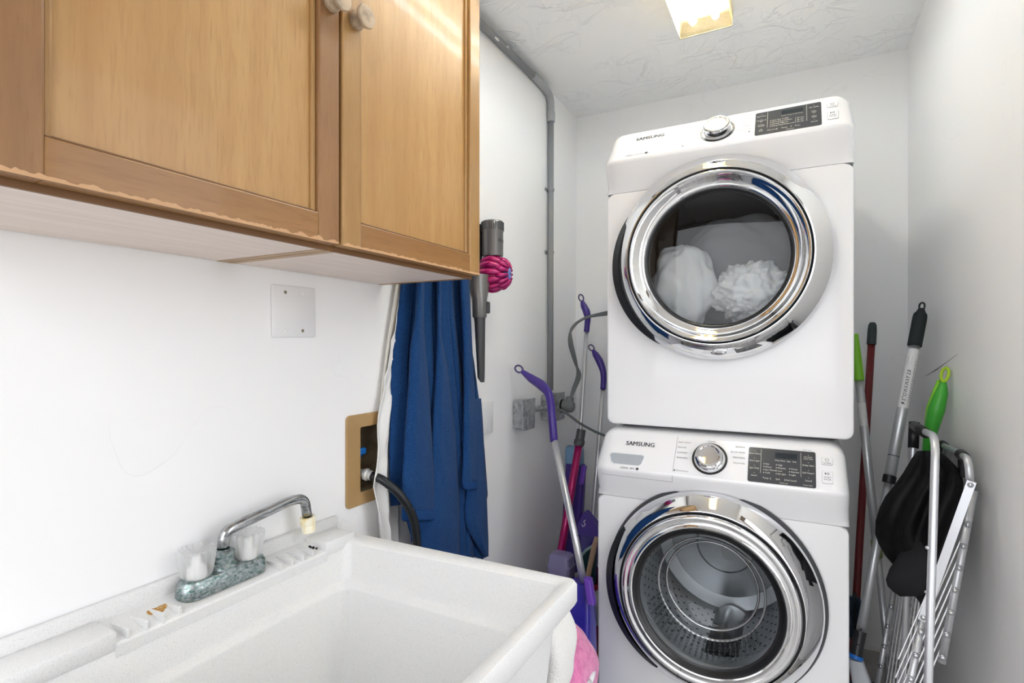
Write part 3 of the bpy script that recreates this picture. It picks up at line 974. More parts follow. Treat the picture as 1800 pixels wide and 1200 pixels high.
        for k in range(3):
            a = radians(35 + 120 * k)
            bm = B()
            rings = []
            for j in range(9):
                y = .09 + j * .037
                hgt = .05 * sin(pi * (j + .6) / 10) + .008
                q = []
                for tt in range(7):
                    w_ = (tt / 6 - .5) * .10
                    r = .236 - hgt * (1 - (2 * tt / 6 - 1) ** 2)
                    aa = a + w_ / .235
                    q.append(c + Vector((cos(aa) * r, y, sin(aa) * r)))
                rings.append(q)
            loft(bm, rings, closed=False)
            obj('drum_vane', bm, STEEL, drum, True)
        bm = B(); lathe(bm, c + Vector((.012, .383, -.022)), AX, [(.0004, .001), (.024, .001), (.026, 0)], 24)  # plain white disc set against the drum's back plate
        ds = obj('drum_disc', bm, M('white_disc', (235, 235, 235), .4), drum); ds['label'] = 'white round disc on the drum back'
    else:
        bm = B(); lathe(bm, c, AX, [(.2045, .0390), (.2010, .0415), (.1975, .0400), (.1955, .0370), (.1955, .030), (.1975, .002)], 96)
        obj('window_rim', bm, RUBB, door, 50)
        bm = B(); lathe(bm, c, AX, [(.1965, .0345), (.150, .0375), (.08, .0395), (.0004, .040)], 80)
        obj('glass_pane', bm, GLASS, door, True)
        bm = B(); lathe(bm, c, AX, [(.2155, -.005), (.24, -.03), (.27, -.05), (.27, -.52), (.0004, -.53)], 72)
        drum = obj('drum', bm, M('grey_drum', (96, 97, 99), .4, .2), t, 40)
        bm = B(); lathe(bm, c, AX, [(.197, .004), (.212, -.004), (.216, -.02)], 72)
        obj('drum_collar', bm, M('grey_collar', (120, 122, 124), .4), t, 40)
    return c, t

cW, WASHER = machine('washing_machine', 'white front-loading washer standing on the floor under the dryer', -.2215, 1.643, 0.0, .765, True)
cD, DRYER = machine('tumble_dryer', 'white dryer stacked on the washer, bedding behind its round window', -.207, 1.693, .9725, 1.730, False)
bm = B(); box(bm, -.53, .10, 1.80, 2.36, .9728, .9834)
obj('stacking_bracket', bm, DARK, DRYER)

# laundry inside the dryer
def blob(name, c, rad, mat, seed, amp, freq, label, cat, grp=None, sub=4, ridge=False):
    bm = B()
    bmesh.ops.create_icosphere(bm, subdivisions=sub, radius=1.0)
    for v in bm.verts:
        d = v.co.copy()
        f = noise.noise((d.x * freq + seed, d.y * freq, d.z * freq)) * amp
        f += noise.noise((d.x * freq * 2.3, d.y * freq * 2.3 + seed, d.z * freq * 2.3)) * amp * .5
        if ridge:
            f += (1 - abs(noise.noise((d.x * freq * 3 + seed, d.y * freq * 3, d.z * freq * 3)) * 2)) * amp * .7
        v.co = Vector(c) + Vector((d.x * rad[0], d.y * rad[1], d.z * rad[2])) * (1 + f)
    o = obj(name, bm, mat, None, True, origin=c)
    return tag(o, label, cat, grp)
LIN = M('white_bedding', (226, 226, 226), .8)
LIN2 = M('grey_bedding', (176, 176, 177), .8)
blob('pillow', cD + Vector((-.118, .105, -.070)), (.102, .072, .145), LIN, 2.0, .16, 1.7, 'white pillow bunched at the left behind the dryer window', 'pillow', sub=5)
blob('pillow', cD + Vector((.035, .275, .010)), (.190, .085, .175), LIN2, 5.0, .14, 1.5, 'large grey pillow at the back of the dryer drum, above the white laundry', 'pillow', sub=5)
blob('ruffled_sheet', cD + Vector((.092, .10, -.095)), (.100, .068, .085), M('bright_white_sheet', (244, 244, 244), .7), 11.0, .22, 3.0, 'bright white ruffled sheet at the lower right behind the dryer window', 'sheet', sub=5, ridge=True)
# ------------------------------------------------------------------ ceiling light
LX0, LX1, LY0, LY1 = -.372, -.198, .76, 1.99
cl = thing('ceiling_light', 'fluorescent ceiling light with a cream prismatic cover', 'ceiling light', ((LX0 + LX1) / 2, (LY0 + LY1) / 2, CZ))
LENS = M('cream_diffuser', (250, 232, 182), .4, var=((260, 260, 260), (238, 216, 160), .45, .6), bump=((320, 320, 320), .5, .003))
_nt = LENS.node_tree
_out = _nt.nodes['Material Output']
_tr = _nt.nodes.new('ShaderNodeBsdfTransparent'); _tr.inputs[0].default_value = (1.0, .985, .96, 1)
_mx = _nt.nodes.new('ShaderNodeMixShader'); _mx.inputs[0].default_value = LENS_CLEAR
_nt.links.new(_nt.nodes['Principled BSDF'].outputs[0], _mx.inputs[1]); _nt.links.new(_tr.outputs[0], _mx.inputs[2]); _nt.links.new(_mx.outputs[0], _out.inputs[0])
TUBE_MAT = M('fluorescent_tube', (250, 250, 245), .4, emit=((226, 241, 255), TUBE_POWER))
bm = B()
sec = [(LX0 + .004, CZ - .012), (LX0 + .001, CZ - .050), (LX0, CZ - .064), (LX0 + .004, CZ - .067), (LX1 - .004, CZ - .067), (LX1, CZ - .064), (LX1 - .001, CZ - .050), (LX1 - .004, CZ - .012)]
loft(bm, [[Vector((x, y, z)) for x, z in sec] for y in (LY0 + .004, LY1 - .004)])
dif = obj('diffuser', bm, LENS, cl, 30)
SIDE = M('cream_side', (246, 232, 196), .4)
for x0, x1 in ((LX0 - .004, LX0 - .001), (LX1 + .001, LX1 + .004)):  # opaque strips added to keep the tubes' light off the ceiling
    bm = B(); box(bm, x0, x1, LY0 + .002, LY1 - .002, CZ - .046, CZ - .0005)
    obj('side_shield', bm, SIDE, cl)
bm = B(); box(bm, LX0 + .005, LX1 - .005, LY0 + .003, LY1 - .003, CZ - .011, CZ - .0005)
obj('tray', bm, M('grey_tray', (96, 94, 90), .6), cl)
for x in (LX0 + .050, LX1 - .050):
    bm = B(); cyl(bm, (x, LY0 + .03, CZ - .034), (x, LY1 - .03, CZ - .034), .0125, n=14)
    obj('tube', bm, TUBE_MAT, cl, 40)
for y0, y1 in ((LY0, LY0 + .004), (LY1 - .004, LY1)):
    bm = B(); loft(bm, [[Vector((x + (.002 if x > -.285 else -.002), y, z - (.002 if z < CZ - .03 else -.011))) for x, z in sec] for y in (y0, y1)])
    obj('end_plate', bm, M('light_end_plate', (150, 140, 120), .5), cl)

# ------------------------------------------------------------------ conduit, boxes, cords
COND = M('grey_conduit', (138, 140, 142), .5)
CONDL = M('light_grey_fitting', (166, 168, 170), .5)
PX = WXL + .018
cd = thing('electrical_conduit', 'grey plastic conduit running along the ceiling and down the left wall', 'conduit', (PX, 2.23, 1.02))
bm = B(); tube(bm, [(PX, 1.15, CZ - .035), (PX, 2.06, CZ - .026)], .0135, 18)
obj('ceiling_run', bm, COND, cd, True)
bm = B(); tube(bm, fillet([(PX, 2.045, CZ - .026), (PX, 2.12, CZ - .025), (PX, 2.236, CZ - .035), (PX, 2.236, 2.27)], .11, 12), .0160, 20)
el = obj('elbow', bm, CONDL, cd, True)
bm = B(); lathe(bm, (PX, 2.236, 2.30), (0, 0, -1), [(.0150, 0), (.0185, .002), (.0185, .045), (.0140, .047)], 22)
obj('coupling', bm, CONDL, cd, 40)
bm = B(); tube(bm, [(PX, 2.236, 2.27), (PX, 2.231, 1.6), (PX, 2.229, 1.035)], .0135, 18)
obj('wall_run', bm, COND, cd, True)
for z in (1.945, 1.66):
    bm = B(); lathe(bm, (PX, 2.2345 if z > 1.8 else 2.2315, z), (0, 0, 1), [(.0138, -.006), (.0160, -.006), (.0160, .006), (.0138, .006)], 20); box(bm, WXL, WXL + .004, 2.205, 2.262, z - .006, z + .006)
    obj('strap', bm, COND, cd)
for y, z in ((1.80, CZ - .030), (1.72, CZ - .040)):
    bm = B(); bmesh.ops.create_icosphere(bm, subdivisions=1, radius=1, matrix=Matrix.Translation((PX + .0105, y, z)) @ Matrix.Diagonal((.004, .018, .0045, 1)))
    obj('paint_chip', bm, M('paint_chip', (240, 238, 230), .6), cd)

jb = thing('receptacle_box', 'galvanised dryer receptacle box on the left wall with a heavy grey plug', 'electrical box', (WXL, 2.24, .97))
bm = B(); box(bm, WXL + .0005, WXL + .052, 2.165, 2.305, .905, 1.018, .005, 2)
obj('box', bm, GALV, jb, 40)
bm = B(); box(bm, WXL + .052, WXL + .056, 2.160, 2.310, .900, 1.023, .003, 1); lathe(bm, (WXL + .056, 2.262, .962), (1, 0, 0), [(.036, 0), (.036, .004), (.030, .005)], 28, cap1=True)
for y, z in ((2.172, 1.012), (2.298, 1.012), (2.172, .911), (2.298, .911)):
    lathe(bm, (WXL + .056, y, z), (1, 0, 0), [(.004, 0), (.0035, .002), (.0004, .0024)], 10)
obj('face_plate', bm, GALV, jb, 40)
bm = B(); lathe(bm, (WXL + .061, 2.262, .962), (1, 0, 0), [(.030, 0), (.030, .006), (.0004, .0062)], 28)
obj('receptacle', bm, BLACK, jb, 40)
hb = thing('handy_box', 'small galvanised outlet box on the left wall beside the dryer receptacle', 'electrical box', (WXL, 1.93, .96))
bm = B(); box(bm, WXL + .0005, WXL + .050, 1.895, 1.985, .905, 1.018, .006, 2)
obj('box', bm, GALV, hb, 40)
bm = B(); box(bm, WXL + .050, WXL + .054, 1.885, 1.995, .900, 1.022, .004, 2)
for z in (.928, .961, .994):
    for r0_, r1_ in ((.014, .0125), (.007, .0058)):
        lathe(bm, (WXL + .0538, 1.940, z), (1, 0, 0), [(r0_, 0), (r0_, .0012), (r1_, .0012), (r1_, 0)], 18)
obj('face_plate', bm, GALV, hb, 40)
bm = B()
for k in range(3):
    lathe(bm, (WXL - .001 + .026, 1.8945, .928 + k * .033), (0, -1, 0), [(.0125, 0), (.0125, .001), (.0108, .001), (.0108, .0002), (.006, .0002), (.006, .001), (.0045, .001)], 18)
obj('knockout', bm, GALV, hb)
bm = B(); cyl(bm, (WXL + .03, 1.985, .968), (WXL + .03, 2.168, .966), .011, n=18)
for y in (1.99, 2.02, 2.14):
    lathe(bm, (WXL + .03, y, .968), (0, 1, 0), [(.012, -.008), (.0165, -.007), (.0165, .010), (.012, .011)], 6)
obj('nipple', bm, GALV, hb, 30)
CORD = M('grey_cord', (104, 108, 108), .45)
dc = thing('dryer_cord', 'thick grey cord looping from its wall plug up behind the dryer', 'cord', (WXL + .1, 2.27, .95))
bm = B(); lathe(bm, (WXL + .067, 2.262, .962), (1, .05, 0), [(.0004, 0), (.027, 0), (.029, .006), (.029, .03), (.026, .045), (.018, .052), (.0004, .054)], 28)
box(bm, WXL + .080, WXL + .112, 2.250, 2.290, .955, 1.008, .010, 3)
obj('plug', bm, M('grey_plug', (112, 115, 116), .45), dc, 50)
bm = B()
for k, off in enumerate((-.007, 0, .007)):
    tube(bm, [(WXL + .100, 2.272 + off * .4, .998), (WXL + .105 + off * .8, 2.300, 1.04), (WXL + .118 + off, 2.325, 1.10), (WXL + .112 - off * .5, 2.300, 1.16), (WXL + .098 - off, 2.275, 1.25), (WXL + .102 + off * .3, 2.282, 1.315), (WXL + .150 + off * .4, 2.335, 1.365), (-.745, 2.425, 1.395 - off), (-.60, 2.475, 1.430 - off)], .0055, 10, 10)
obj('cable', bm, CORD, dc, True)
bm = B(); tube(bm, [(WXL + .066, 2.205, .955), (WXL + .10, 2.21, .940), (-.845, 2.255, .885), (-.765, 2.315, .835), (-.70, 2.36, .815), (-.575, 2.40, .81)], .0058, 10, 8)
tag(obj('power_cord', bm, CORD, None, True), 'thin grey cord sagging from the receptacle box to the washer', 'cord')
# ------------------------------------------------------------------ placing helper: photo position + distance along the view axis
_s, _c = sin(radians(28)), cos(radians(28))
def at(u, v, s):
    d = (u - 900) / 942
    return Vector(((d * _c - _s) * s, (d * _s + _c) * s, EYE - (v - 606) / 942 * s))
def atX(u, v, X):
    d = (u - 900) / 942
    return at(u, v, X / (d * _c - _s))

# ------------------------------------------------------------------ towels hanging on the left wall
TERRY = [((420, 420, 420), .55, .004), ((120, 120, 120), .25, .004)]
NAVY = M('navy_terry', (30, 70, 120), .95, sheen=.06, spec=.1, var=((300, 300, 300), (20, 52, 98), .4, .65), bump=TERRY)
HEM = M('navy_hem', (26, 64, 116), .85, spec=.2, bump=((40, 500, 500), .3, .002))
CREAM = M('cream_terry', (222, 218, 210), .95, bump=TERRY)
COTTON = M('white_cotton', (226, 225, 223), .8, bump=((30, 30, 30), .3, .01))
def smooth01(t):
    t = max(0, min(1, t)); return t * t * (3 - 2 * t)
def drape(bm, ya, yb, zt, zb, x_fn, na=60, nt=36):
    """ya, yb, zb: functions; a 0..1 across, t 0..1 down"""
    rows = []
    for i in range(nt + 1):
        t = i / nt
        r = []
        for j in range(na + 1):
            a = j / na
            z = zt + (zb(a) - zt) * t
            y0, y1 = ya(z), yb(z)
            r.append(Vector((x_fn(a, z), y0 + (y1 - y0) * a, z)))
        rows.append(r)
    sheet(bm, rows)
def lerp_tab(tab):
    def f(q):
        for (a, b), (c_, d_) in zip(tab, tab[1:]):
            if q <= c_:
                k = smooth01((q - a) / (c_ - a)) if c_ > a else 0
                return b + (d_ - b) * max(0, min(1, k))
        return tab[-1][1]
    return f
def lin_tab(tab):
    def f(q):
        if q <= tab[0][0]: return tab[0][1]
        for (a, b), (c_, d_) in zip(tab, tab[1:]):
            if q <= c_:
                return b + (d_ - b) * (q - a) / (c_ - a)
        return tab[-1][1]
    return f
tw = thing('blue_towel', 'navy blue bath towel hanging from a hook below the cabinet end', 'towel', (WXL + .03, 1.34, 1.70))
creases = [0, .13, .27, .40, .53, .66, .80, .90, 1.0]
def pleat(a, z):
    k = 0
    while k < len(creases) - 2 and a > creases[k + 1]:
        k += 1
    f = (a - creases[k]) / (creases[k + 1] - creases[k])
    saw = (f ** .7) * (1 - smooth01((f - .86) / .14)) if k % 2 == 0 else ((1 - f) ** .7) * (1 - smooth01((.14 - f) / .14))
    amp = .010 + .010 * smooth01((1.62 - z) / .9)
    return WXL + .027 + amp * saw + .008 * sin(a * 3.1) + .004 * noise.noise((a * 9, z * 4, 1))
bm = B()
ya = lin_tab([(.4, 1.16), (.72, 1.14), (.95, 1.13), (1.19, 1.14), (1.42, 1.183), (1.55, 1.24), (1.70, 1.305)])
yb = lin_tab([(.4, 1.645), (.70, 1.650), (.95, 1.61), (1.05, 1.59), (1.19, 1.555), (1.33, 1.505), (1.44, 1.490), (1.55, 1.44), (1.70, 1.365)])
zbt = lin_tab([(0, .80), (.10, .80), (.14, .70), (.16, .56), (.60, .53), (.70, .52), (.80, .52), (.88, .50), (.93, .50), (.935, .70), (1.0, .715)])
drape(bm, ya, yb, 1.70, zbt, pleat, 110, 50)
o = obj('main_fold', bm, NAVY, tw, True); solidify(o, .006, 0)
# overlapping folds, each a panel of the towel with its own edges
def fold(name, rows_, X0, bulge, mat=NAVY, th=.007, n=14):
    tabL = lin_tab([(v, ul) for v, ul, ur in rows_]); tabR = lin_tab([(v, ur) for v, ul, ur in rows_])
    v0, v1 = rows_[0][0], rows_[-1][0]
    m = max(6, int((v1 - v0) / 9))
    rows = []
    for i in range(m + 1):
        v = v0 + (v1 - v0) * i / m
        r = []
        for k in range(n + 1):
            a = k / n
            u = tabL(v) + (tabR(v) - tabL(v)) * a
            r.append(atX(u, v, X0 + bulge * sin(pi * a) ** .7 - .006 * a + .003 * noise.noise((a * 4, v * .02, X0 * 50))))
        rows.append(r)
    bm = B(); sheet(bm, rows)
    o = obj(name, bm, mat, tw, True); solidify(o, th, 0)
    return o
fold('centre_fold', [(470, 769, 774), (588, 769, 773), (640, 767, 784), (693, 764, 791), (760, 760, 798), (850, 758, 804), (900, 752, 806), (940, 735, 806), (985, 730, 806)], -.946, .014)
fold('front_fold', [(470, 737, 744), (560, 731, 743), (610, 723, 746), (680, 719, 752), (760, 713, 757), (830, 708, 761), (900, 706, 763)], -.936, .018)
o = fold('hem', [(896, 706, 763), (910, 706, 763), (914, 709, 763)], -.935, .018, HEM, .008); o['label'] = 'flat woven hem'
fold('turned_corner', [(912, 712, 763), (922, 718, 762), (936, 722, 745), (952, 724, 730)], -.944, .006, HEM, .006)
fold('small_fold', [(470, 808, 822), (600, 815, 828), (690, 816, 833), (760, 815, 837), (830, 813, 838), (850, 812, 838)], -.938, .012)
o = fold('small_hem', [(846, 812, 838), (856, 814, 838), (860, 818, 836)], -.937, .012, HEM, .008)
fold('right_fold', [(700, 822, 844), (740, 822, 847), (800, 822, 850), (850, 822, 853), (895, 816, 855), (925, 819, 856), (950, 834, 857), (978, 852, 857)], -.950, .012)
hk = thing('wall_hook', 'small metal wall hook holding the towels, hidden by the cabinet', 'hook', (WXL, 1.335, 1.72))
bm = B(); box(bm, WXL + .0005, WXL + .004, 1.325, 1.345, 1.70, 1.76, .001, 1); tube(bm, [(WXL + .003, 1.335, 1.745), (WXL + .03, 1.335, 1.725), (WXL + .05, 1.335, 1.71), (WXL + .062, 1.335, 1.73)], .004, 10, 6)
obj('hook', bm, CHROME2, hk, True)
# off-white towel behind
bm = B()
drape(bm, lin_tab([(.98, 1.100), (1.10, 1.108), (1.25, 1.135), (1.42, 1.175), (1.70, 1.29)]), lin_tab([(.98, 1.200), (1.3, 1.26), (1.70, 1.33)]), 1.70, lin_tab([(0, 1.01), (1, .985)]), lambda a, z: WXL + .006 + .012 * (1 - smooth01(a * 2.2)) + .002 * sin(a * 9 + z * 3), 24, 24)
o = obj('cream_towel', bm, CREAM, None, True, origin=(WXL + .01, 1.2, 1.7)); solidify(o, .005, 0)
tag(o, 'cream hand towel peeking out left of the navy towel', 'towel')
bm = B()
def xc(a, z): return WXL + .0130 + (1 - smooth01((a - .30) / .30)) * (.012 + .030 * abs(sin(a * 6.5 + z * 2.2)) * smooth01((1.1 - z) / .3) + .012 * noise.noise((a * 4, z * 12, 2)) + .006 * noise.noise((a * 11, z * 30, 5)))
drape(bm, lin_tab([(.3, 1.098), (.70, 1.080), (.78, 1.062), (.86, 1.050), (.94, 1.066), (1.00, 1.080), (1.08, 1.098), (1.35, 1.17), (1.68, 1.30)]), lin_tab([(.3, 1.19), (.8, 1.185), (1.1, 1.20), (1.35, 1.24), (1.68, 1.34)]), 1.68, lambda a: .42, lambda a, z: xc(a, z) if True else 0, 36, 50)
o = obj('white_shirt', bm, COTTON, None, True, origin=(WXL + .01, 1.2, 1.68)); solidify(o, .002, 0)
tag(o, 'crumpled white cotton cloth hanging behind the black hose', 'cloth')

# ------------------------------------------------------------------ handheld vacuum on its wall dock
NICK = M('nickel_plastic', (124, 122, 120), .3, .45)
NICKD = M('dark_nickel_plastic', (78, 79, 82), .32, .3)
MAG = M('magenta_metal', (172, 14, 100), .28, .35, coat=.4)
vc = Vector((-.925, 1.600, 1.485))
va = thing('handheld_vacuum', 'grey and magenta handheld vacuum hanging on the wall past the cabinet', 'vacuum', (WXL + .02, 1.60, 1.12))
bm = B(); lathe(bm, (-.930, 1.605, 1.545), (0, 0, 1), [(.0005, 0), (.036, 0), (.0375, .004), (.0375, .082), (.0385, .084), (.0385, .118), (.036, .121), (.0005, .122)], 40)
obj('motor_housing', bm, NICK, va, 40)
for k in range(40):
    a = 2 * pi * k / 40
    if k == 0:
        bm = B(); box(bm, -.0012, .0012, .0370, .0400, 1.633, 1.662, .0006, 1)
        for v in bm.verts: v.co = Matrix.Rotation(a, 3, 'Z') @ v.co
        bmesh.ops.translate(bm, verts=bm.verts, vec=(-.930, 1.605, 0))
        fin0 = obj('fin', bm, NICKD, va)
        base_loc = Vector((-.930, 1.605, 0)) - va.location
    else:
        f = copy_part(fin0, va)
        f.matrix_basis = Matrix.Translation(base_loc) @ Matrix.Rotation(a, 4, 'Z') @ Matrix.Translation(-base_loc)
bm = B()
for k, ch in enumerate('dyson'):
    a = radians(-22 + k * 15)
    n_ = Vector((cos(a), sin(a), 0)); tt = Vector((-sin(a), cos(a), 0))
    text_into(bm, ch, .020, Vector((-.930, 1.605, 1.598)) + n_ * .0381, tt, (0, 0, 1), 'CENTER')
obj('brand_lettering', bm, M('dark_logo', (40, 40, 42), .5), va)
axv = Vector((1, .22, -.02)).normalized()
bm = B(); lathe(bm, vc - axv * .045, axv, [(.0005, 0), (.045, 0), (.055, .012), (.056, .05), (.050, .075), (.030, .086), (.0005, .088)], 40)
obj('cyclone_body', bm, M('deep_magenta', (118, 8, 70), .3, .3), va, 50)
_, ca, cb = frame_of(axv)
for row, (nn, rr, h0, h1, r0, r1) in enumerate(((13, .052, -.030, .034, .012, .0085), (13, .042, .018, .056, .0105, .006))):
    src = None
    for k in range(nn):
        a = 2 * pi * (k + row * .5) / nn
        rd = ca * cos(a) + cb * sin(a)
        bm = B(); tube(bm, [vc + rd * rr * .93 + axv * h0, vc + rd * (rr + .004) + axv * (h0 * .5 + h1 * .5), vc + rd * rr * .78 + axv * h1, vc + rd * rr * .55 + axv * (h1 + .004)], [r0 * .8, r0, r1, r1 * .6], 10, 5)
        obj('cyclone', bm, MAG, va, True)
bm = B(); lathe(bm, vc + axv * .050, axv, [(.0005, .012), (.014, .012), (.020, .010), (.0215, .004), (.0215, -.006)], 28)
o = obj('end_cap', bm, M('periwinkle_cap', (112, 134, 204), .4), va, 40); o['label'] = 'pale blue round cap'
bm = B(); lathe(bm, vc + axv * .0625, axv, [(.0005, .0006), (.0045, .0006), (.005, 0)], 14)
obj('cap_screw', bm, M('dark_blue', (30, 40, 90), .5), va)
bm = B()
def oval(c, rx, ry, n=24): return [Vector((c[0] + rx * cos(2 * pi * k / n), c[1] + ry * sin(2 * pi * k / n), c[2])) for k in range(n)]
loft(bm, [oval((-.945, 1.545, 1.475), .035, .045), oval((-.945, 1.540, 1.440), .034, .040), oval((-.940, 1.535, 1.405), .028, .030), oval((-.938, 1.533, 1.395), .025, .026), oval((-.938, 1.533, 1.335), .024, .024), oval((-.938, 1.533, 1.33), .021, .021)])
obj('neck', bm, NICK, va, 40)
bm = B(); box(bm, -.920, -.908, 1.536, 1.556, 1.345, 1.385, .005, 2)
obj('release_button', bm, NICKD, va, 40)
bm = B()
loft(bm, [oval((-.938, 1.533, 1.335), .020, .020), oval((-.937, 1.533, 1.315), .018, .019), oval((-.935, 1.538, 1.13), .011, .015), oval((-.932, 1.542, 1.115), .005, .010)])
obj('crevice_tool', bm, M('charcoal_tool', (66, 66, 68), .35), va, 40)
bm = B(); box(bm, WXL + .0005, WXL + .040, 1.555, 1.60, 1.47, 1.66, .006, 2)
obj('dock', bm, NICKD, va, 40)

# ------------------------------------------------------------------ mops and cleaning things in the gap left of the machines
PURP = M('purple_plastic', (66, 44, 128), .3)
PURPL = M('light_purple_plastic', (104, 62, 170), .35)
BLUEP = M('royal_blue_plastic', (46, 38, 150), .3, coat=.2)
POLE = M('satin_silver_pole', (216, 216, 218), .36, .75)
def mop(name, label, loop_uv, handle, pole, rr, pole_r, extra=None):
    H = [at(*p) for p in handle]
    foot = at(*pole[-1])
    t = thing(name, label, 'mop', (foot.x, foot.y, 0))
    bm = B()
    hr = [rr * .65, rr * 1.3, rr * 1.5, rr * 1.25, rr * 1.15, rr * 1.15]
    tube(bm, H, hr, 16, 6)
    obj('handle', bm, PURP, t, True)
    # hanging loop: a flattened ring in the plane that faces the room
    d = (H[0] - H[1]).normalized()
    side = d.cross(Vector((_c * .55 + .45, -_s - .6, 0)).normalized()).normalized()
    c = H[0] + d * rr * 1.15
    bm = B()
    ring = [c + d * cos(2 * pi * k / 28) * rr * 1.35 + side * sin(2 * pi * k / 28) * rr * 1.0 for k in range(29)]
    tube(bm, ring, rr * .30, 8)
    o = obj('hanging_loop', bm, M('grey_purple_loop', (84, 74, 110), .4), t, True)
    P = [at(*p) for p in pole]
    bm = B(); tube(bm, P, pole_r, 16)
    obj('pole', bm, POLE, t, True)
    return t, P
m1, P1 = mop('curved_handle_mop', 'mop with a curved purple handle in front, leaning over the small outlet box', None,
             [(917, 652, 2.06), (934, 665, 2.04), (952, 677, 2.00), (965, 694, 1.96), (970, 730, 1.93), (974, 776, 1.92)],
             [(974, 772, 1.92), (1011, 945, 1.765), (1026, 1024, 1.72)], .0125, .0120)
bm = B(); j = at(1011, 942, 1.768); dj = (P1[2] - P1[0]).normalized(); cyl(bm, j - dj * .002, j + dj * .002, .0118, n=16)
obj('pole_joint', bm, NICKD, m1)
# blue spray body at its foot
bm = B()
def rr_ring(c, hx, hy, r): return [Vector((c.x + x, c.y + y, c.z)) for x, y in rrect(-hx, hx, -hy, hy, r, 4)]
top = at(1022, 1024, 1.72); bot = Vector((-.672, 1.545, .006))
loft(bm, [rr_ring(bot, .108, .060, .02), rr_ring(bot.lerp(top, .35), .098, .055, .02), rr_ring(bot.lerp(top, .75), .062, .042, .016), rr_ring(bot.lerp(top, .97), .038, .032, .012), rr_ring(top + V(0, 0, .002), .034, .028, .012)])
obj('spray_body', bm, BLUEP, m1, 40)
bm = B(); q = at(1034, 1016, 1.685); q2 = at(1041, 1060, 1.655)
loft(bm, [[p + V(x, y, 0) for x, y in rrect(-.012, .010, -.014, .014, .004, 3)] for p in (q, q.lerp(q2, .5), q2)])
obj('clip', bm, PURPL, m1, 40)

m2, P2 = mop('curved_handle_mop', 'tall mop with purple handle whose silver pole crosses the dryer cord', None,
             [(1023, 528, 2.56), (1026, 537, 2.56), (1031, 548, 2.55), (1033, 560, 2.55), (1032, 572, 2.55), (1031, 583, 2.55)],
             [(1031, 581, 2.55), (1021, 750, 2.52), (1008, 960, 2.48), (1002, 1060, 2.46)], .0118, .0098)
bm = B()
b0 = at(1012, 815, 2.50); b1 = at(1003, 1000, 2.46)
loft(bm, [rr_ring(b0, .045, .02, .015), rr_ring(b0 + V(0, 0, -.03), .047, .024, .016), rr_ring(b0.lerp(b1, .5), .047, .028, .016), rr_ring(b1, .040, .026, .015)])
obj('spray_body', bm, PURP, m2, 40)
bm = B(); w0 = at(1026, 800, 2.46); w1 = at(1022, 850, 2.45)
loft(bm, [[p + V(x, y, 0) for x, y in rrect(-.012, .012, -.006, .006, .003, 3)] for p in (at(1027, 818, 2.455), w1)])
obj('trigger', bm, PURPL, m2, 40)
bm = B()
b2 = at(1010, 784, 2.52)
loft(bm, [rr_ring(V(b2.x, b2.y, b0.z - .02), .040, .028, .012), rr_ring(V(b2.x, b2.y, b2.z - .02), .040, .028, .012), rr_ring(V(b2.x, b2.y, b2.z), .036, .024, .012)])
o = obj('bottle', bm, M('pale_blue_bottle', (132, 176, 214), .25, trans=.3), m2, 40); o['label'] = 'pale blue cleaner bottle'
mh = V(P2[-1].x, P2[-1].y, 0)
bm = B(); box(bm, mh.x - .055, mh.x + .03, mh.y - .03, mh.y + .045, .005, .03, .006, 2); cyl(bm, P2[-1], (mh.x, mh.y, .02), .012)
obj('mop_head', bm, PURP, m2)

m3, P3 = mop('curved_handle_mop', 'mop with purple handle tight against the left side of the dryer', None,
             [(1042, 615, 2.55), (1047, 623, 2.54), (1054, 635, 2.53), (1060, 652, 2.52), (1061, 668, 2.52), (1060, 684, 2.52)],
             [(1060, 682, 2.52), (1047, 850, 2.47), (1034, 1010, 2.42), (1026, 1100, 2.40)], .0118, .0098)
mh = V(P3[-1].x, P3[-1].y, 0)
bm = B(); box(bm, mh.x - .025, mh.x + .05, mh.y - .03, mh.y + .03, .005, .03, .006, 2); cyl(bm, P3[-1], (mh.x, mh.y, .02), .012)
obj('mop_head', bm, PURP, m3)

# magenta vacuum wand
wd0, wd1 = at(1018, 779, 2.42), at(988, 958, 2.36)
wf = wd1 + (wd1 - wd0) * ((wd1.z - .03) / (wd0.z - wd1.z))
wa = thing('vacuum_wand', 'magenta metal vacuum wand with a grey collar, standing behind the front mop', 'vacuum wand', (wf.x, wf.y, 0))
bm = B(); tube(bm, [wd0, wd1, wf], .0172, 20); obj('tube', bm, MAG, wa, True)
wdir = (wd0 - wd1).normalized()
bm = B(); lathe(bm, wd0 - wdir * .012, wdir, [(.0172, 0), (.0215, .001), (.0245, .010), (.0240, .026), (.0205, .030), (.0205, .074), (.0185, .076), (.0150, .074)], 24)
obj('collar', bm, M('grey_wand_collar', (84, 84, 86), .35), wa, 40)
bm = B(); box(bm, wf.x - .03, wf.x + .05, wf.y - .05, wf.y + .05, .004, .045, .012, 2)
obj('foot', bm, NICKD, wa)

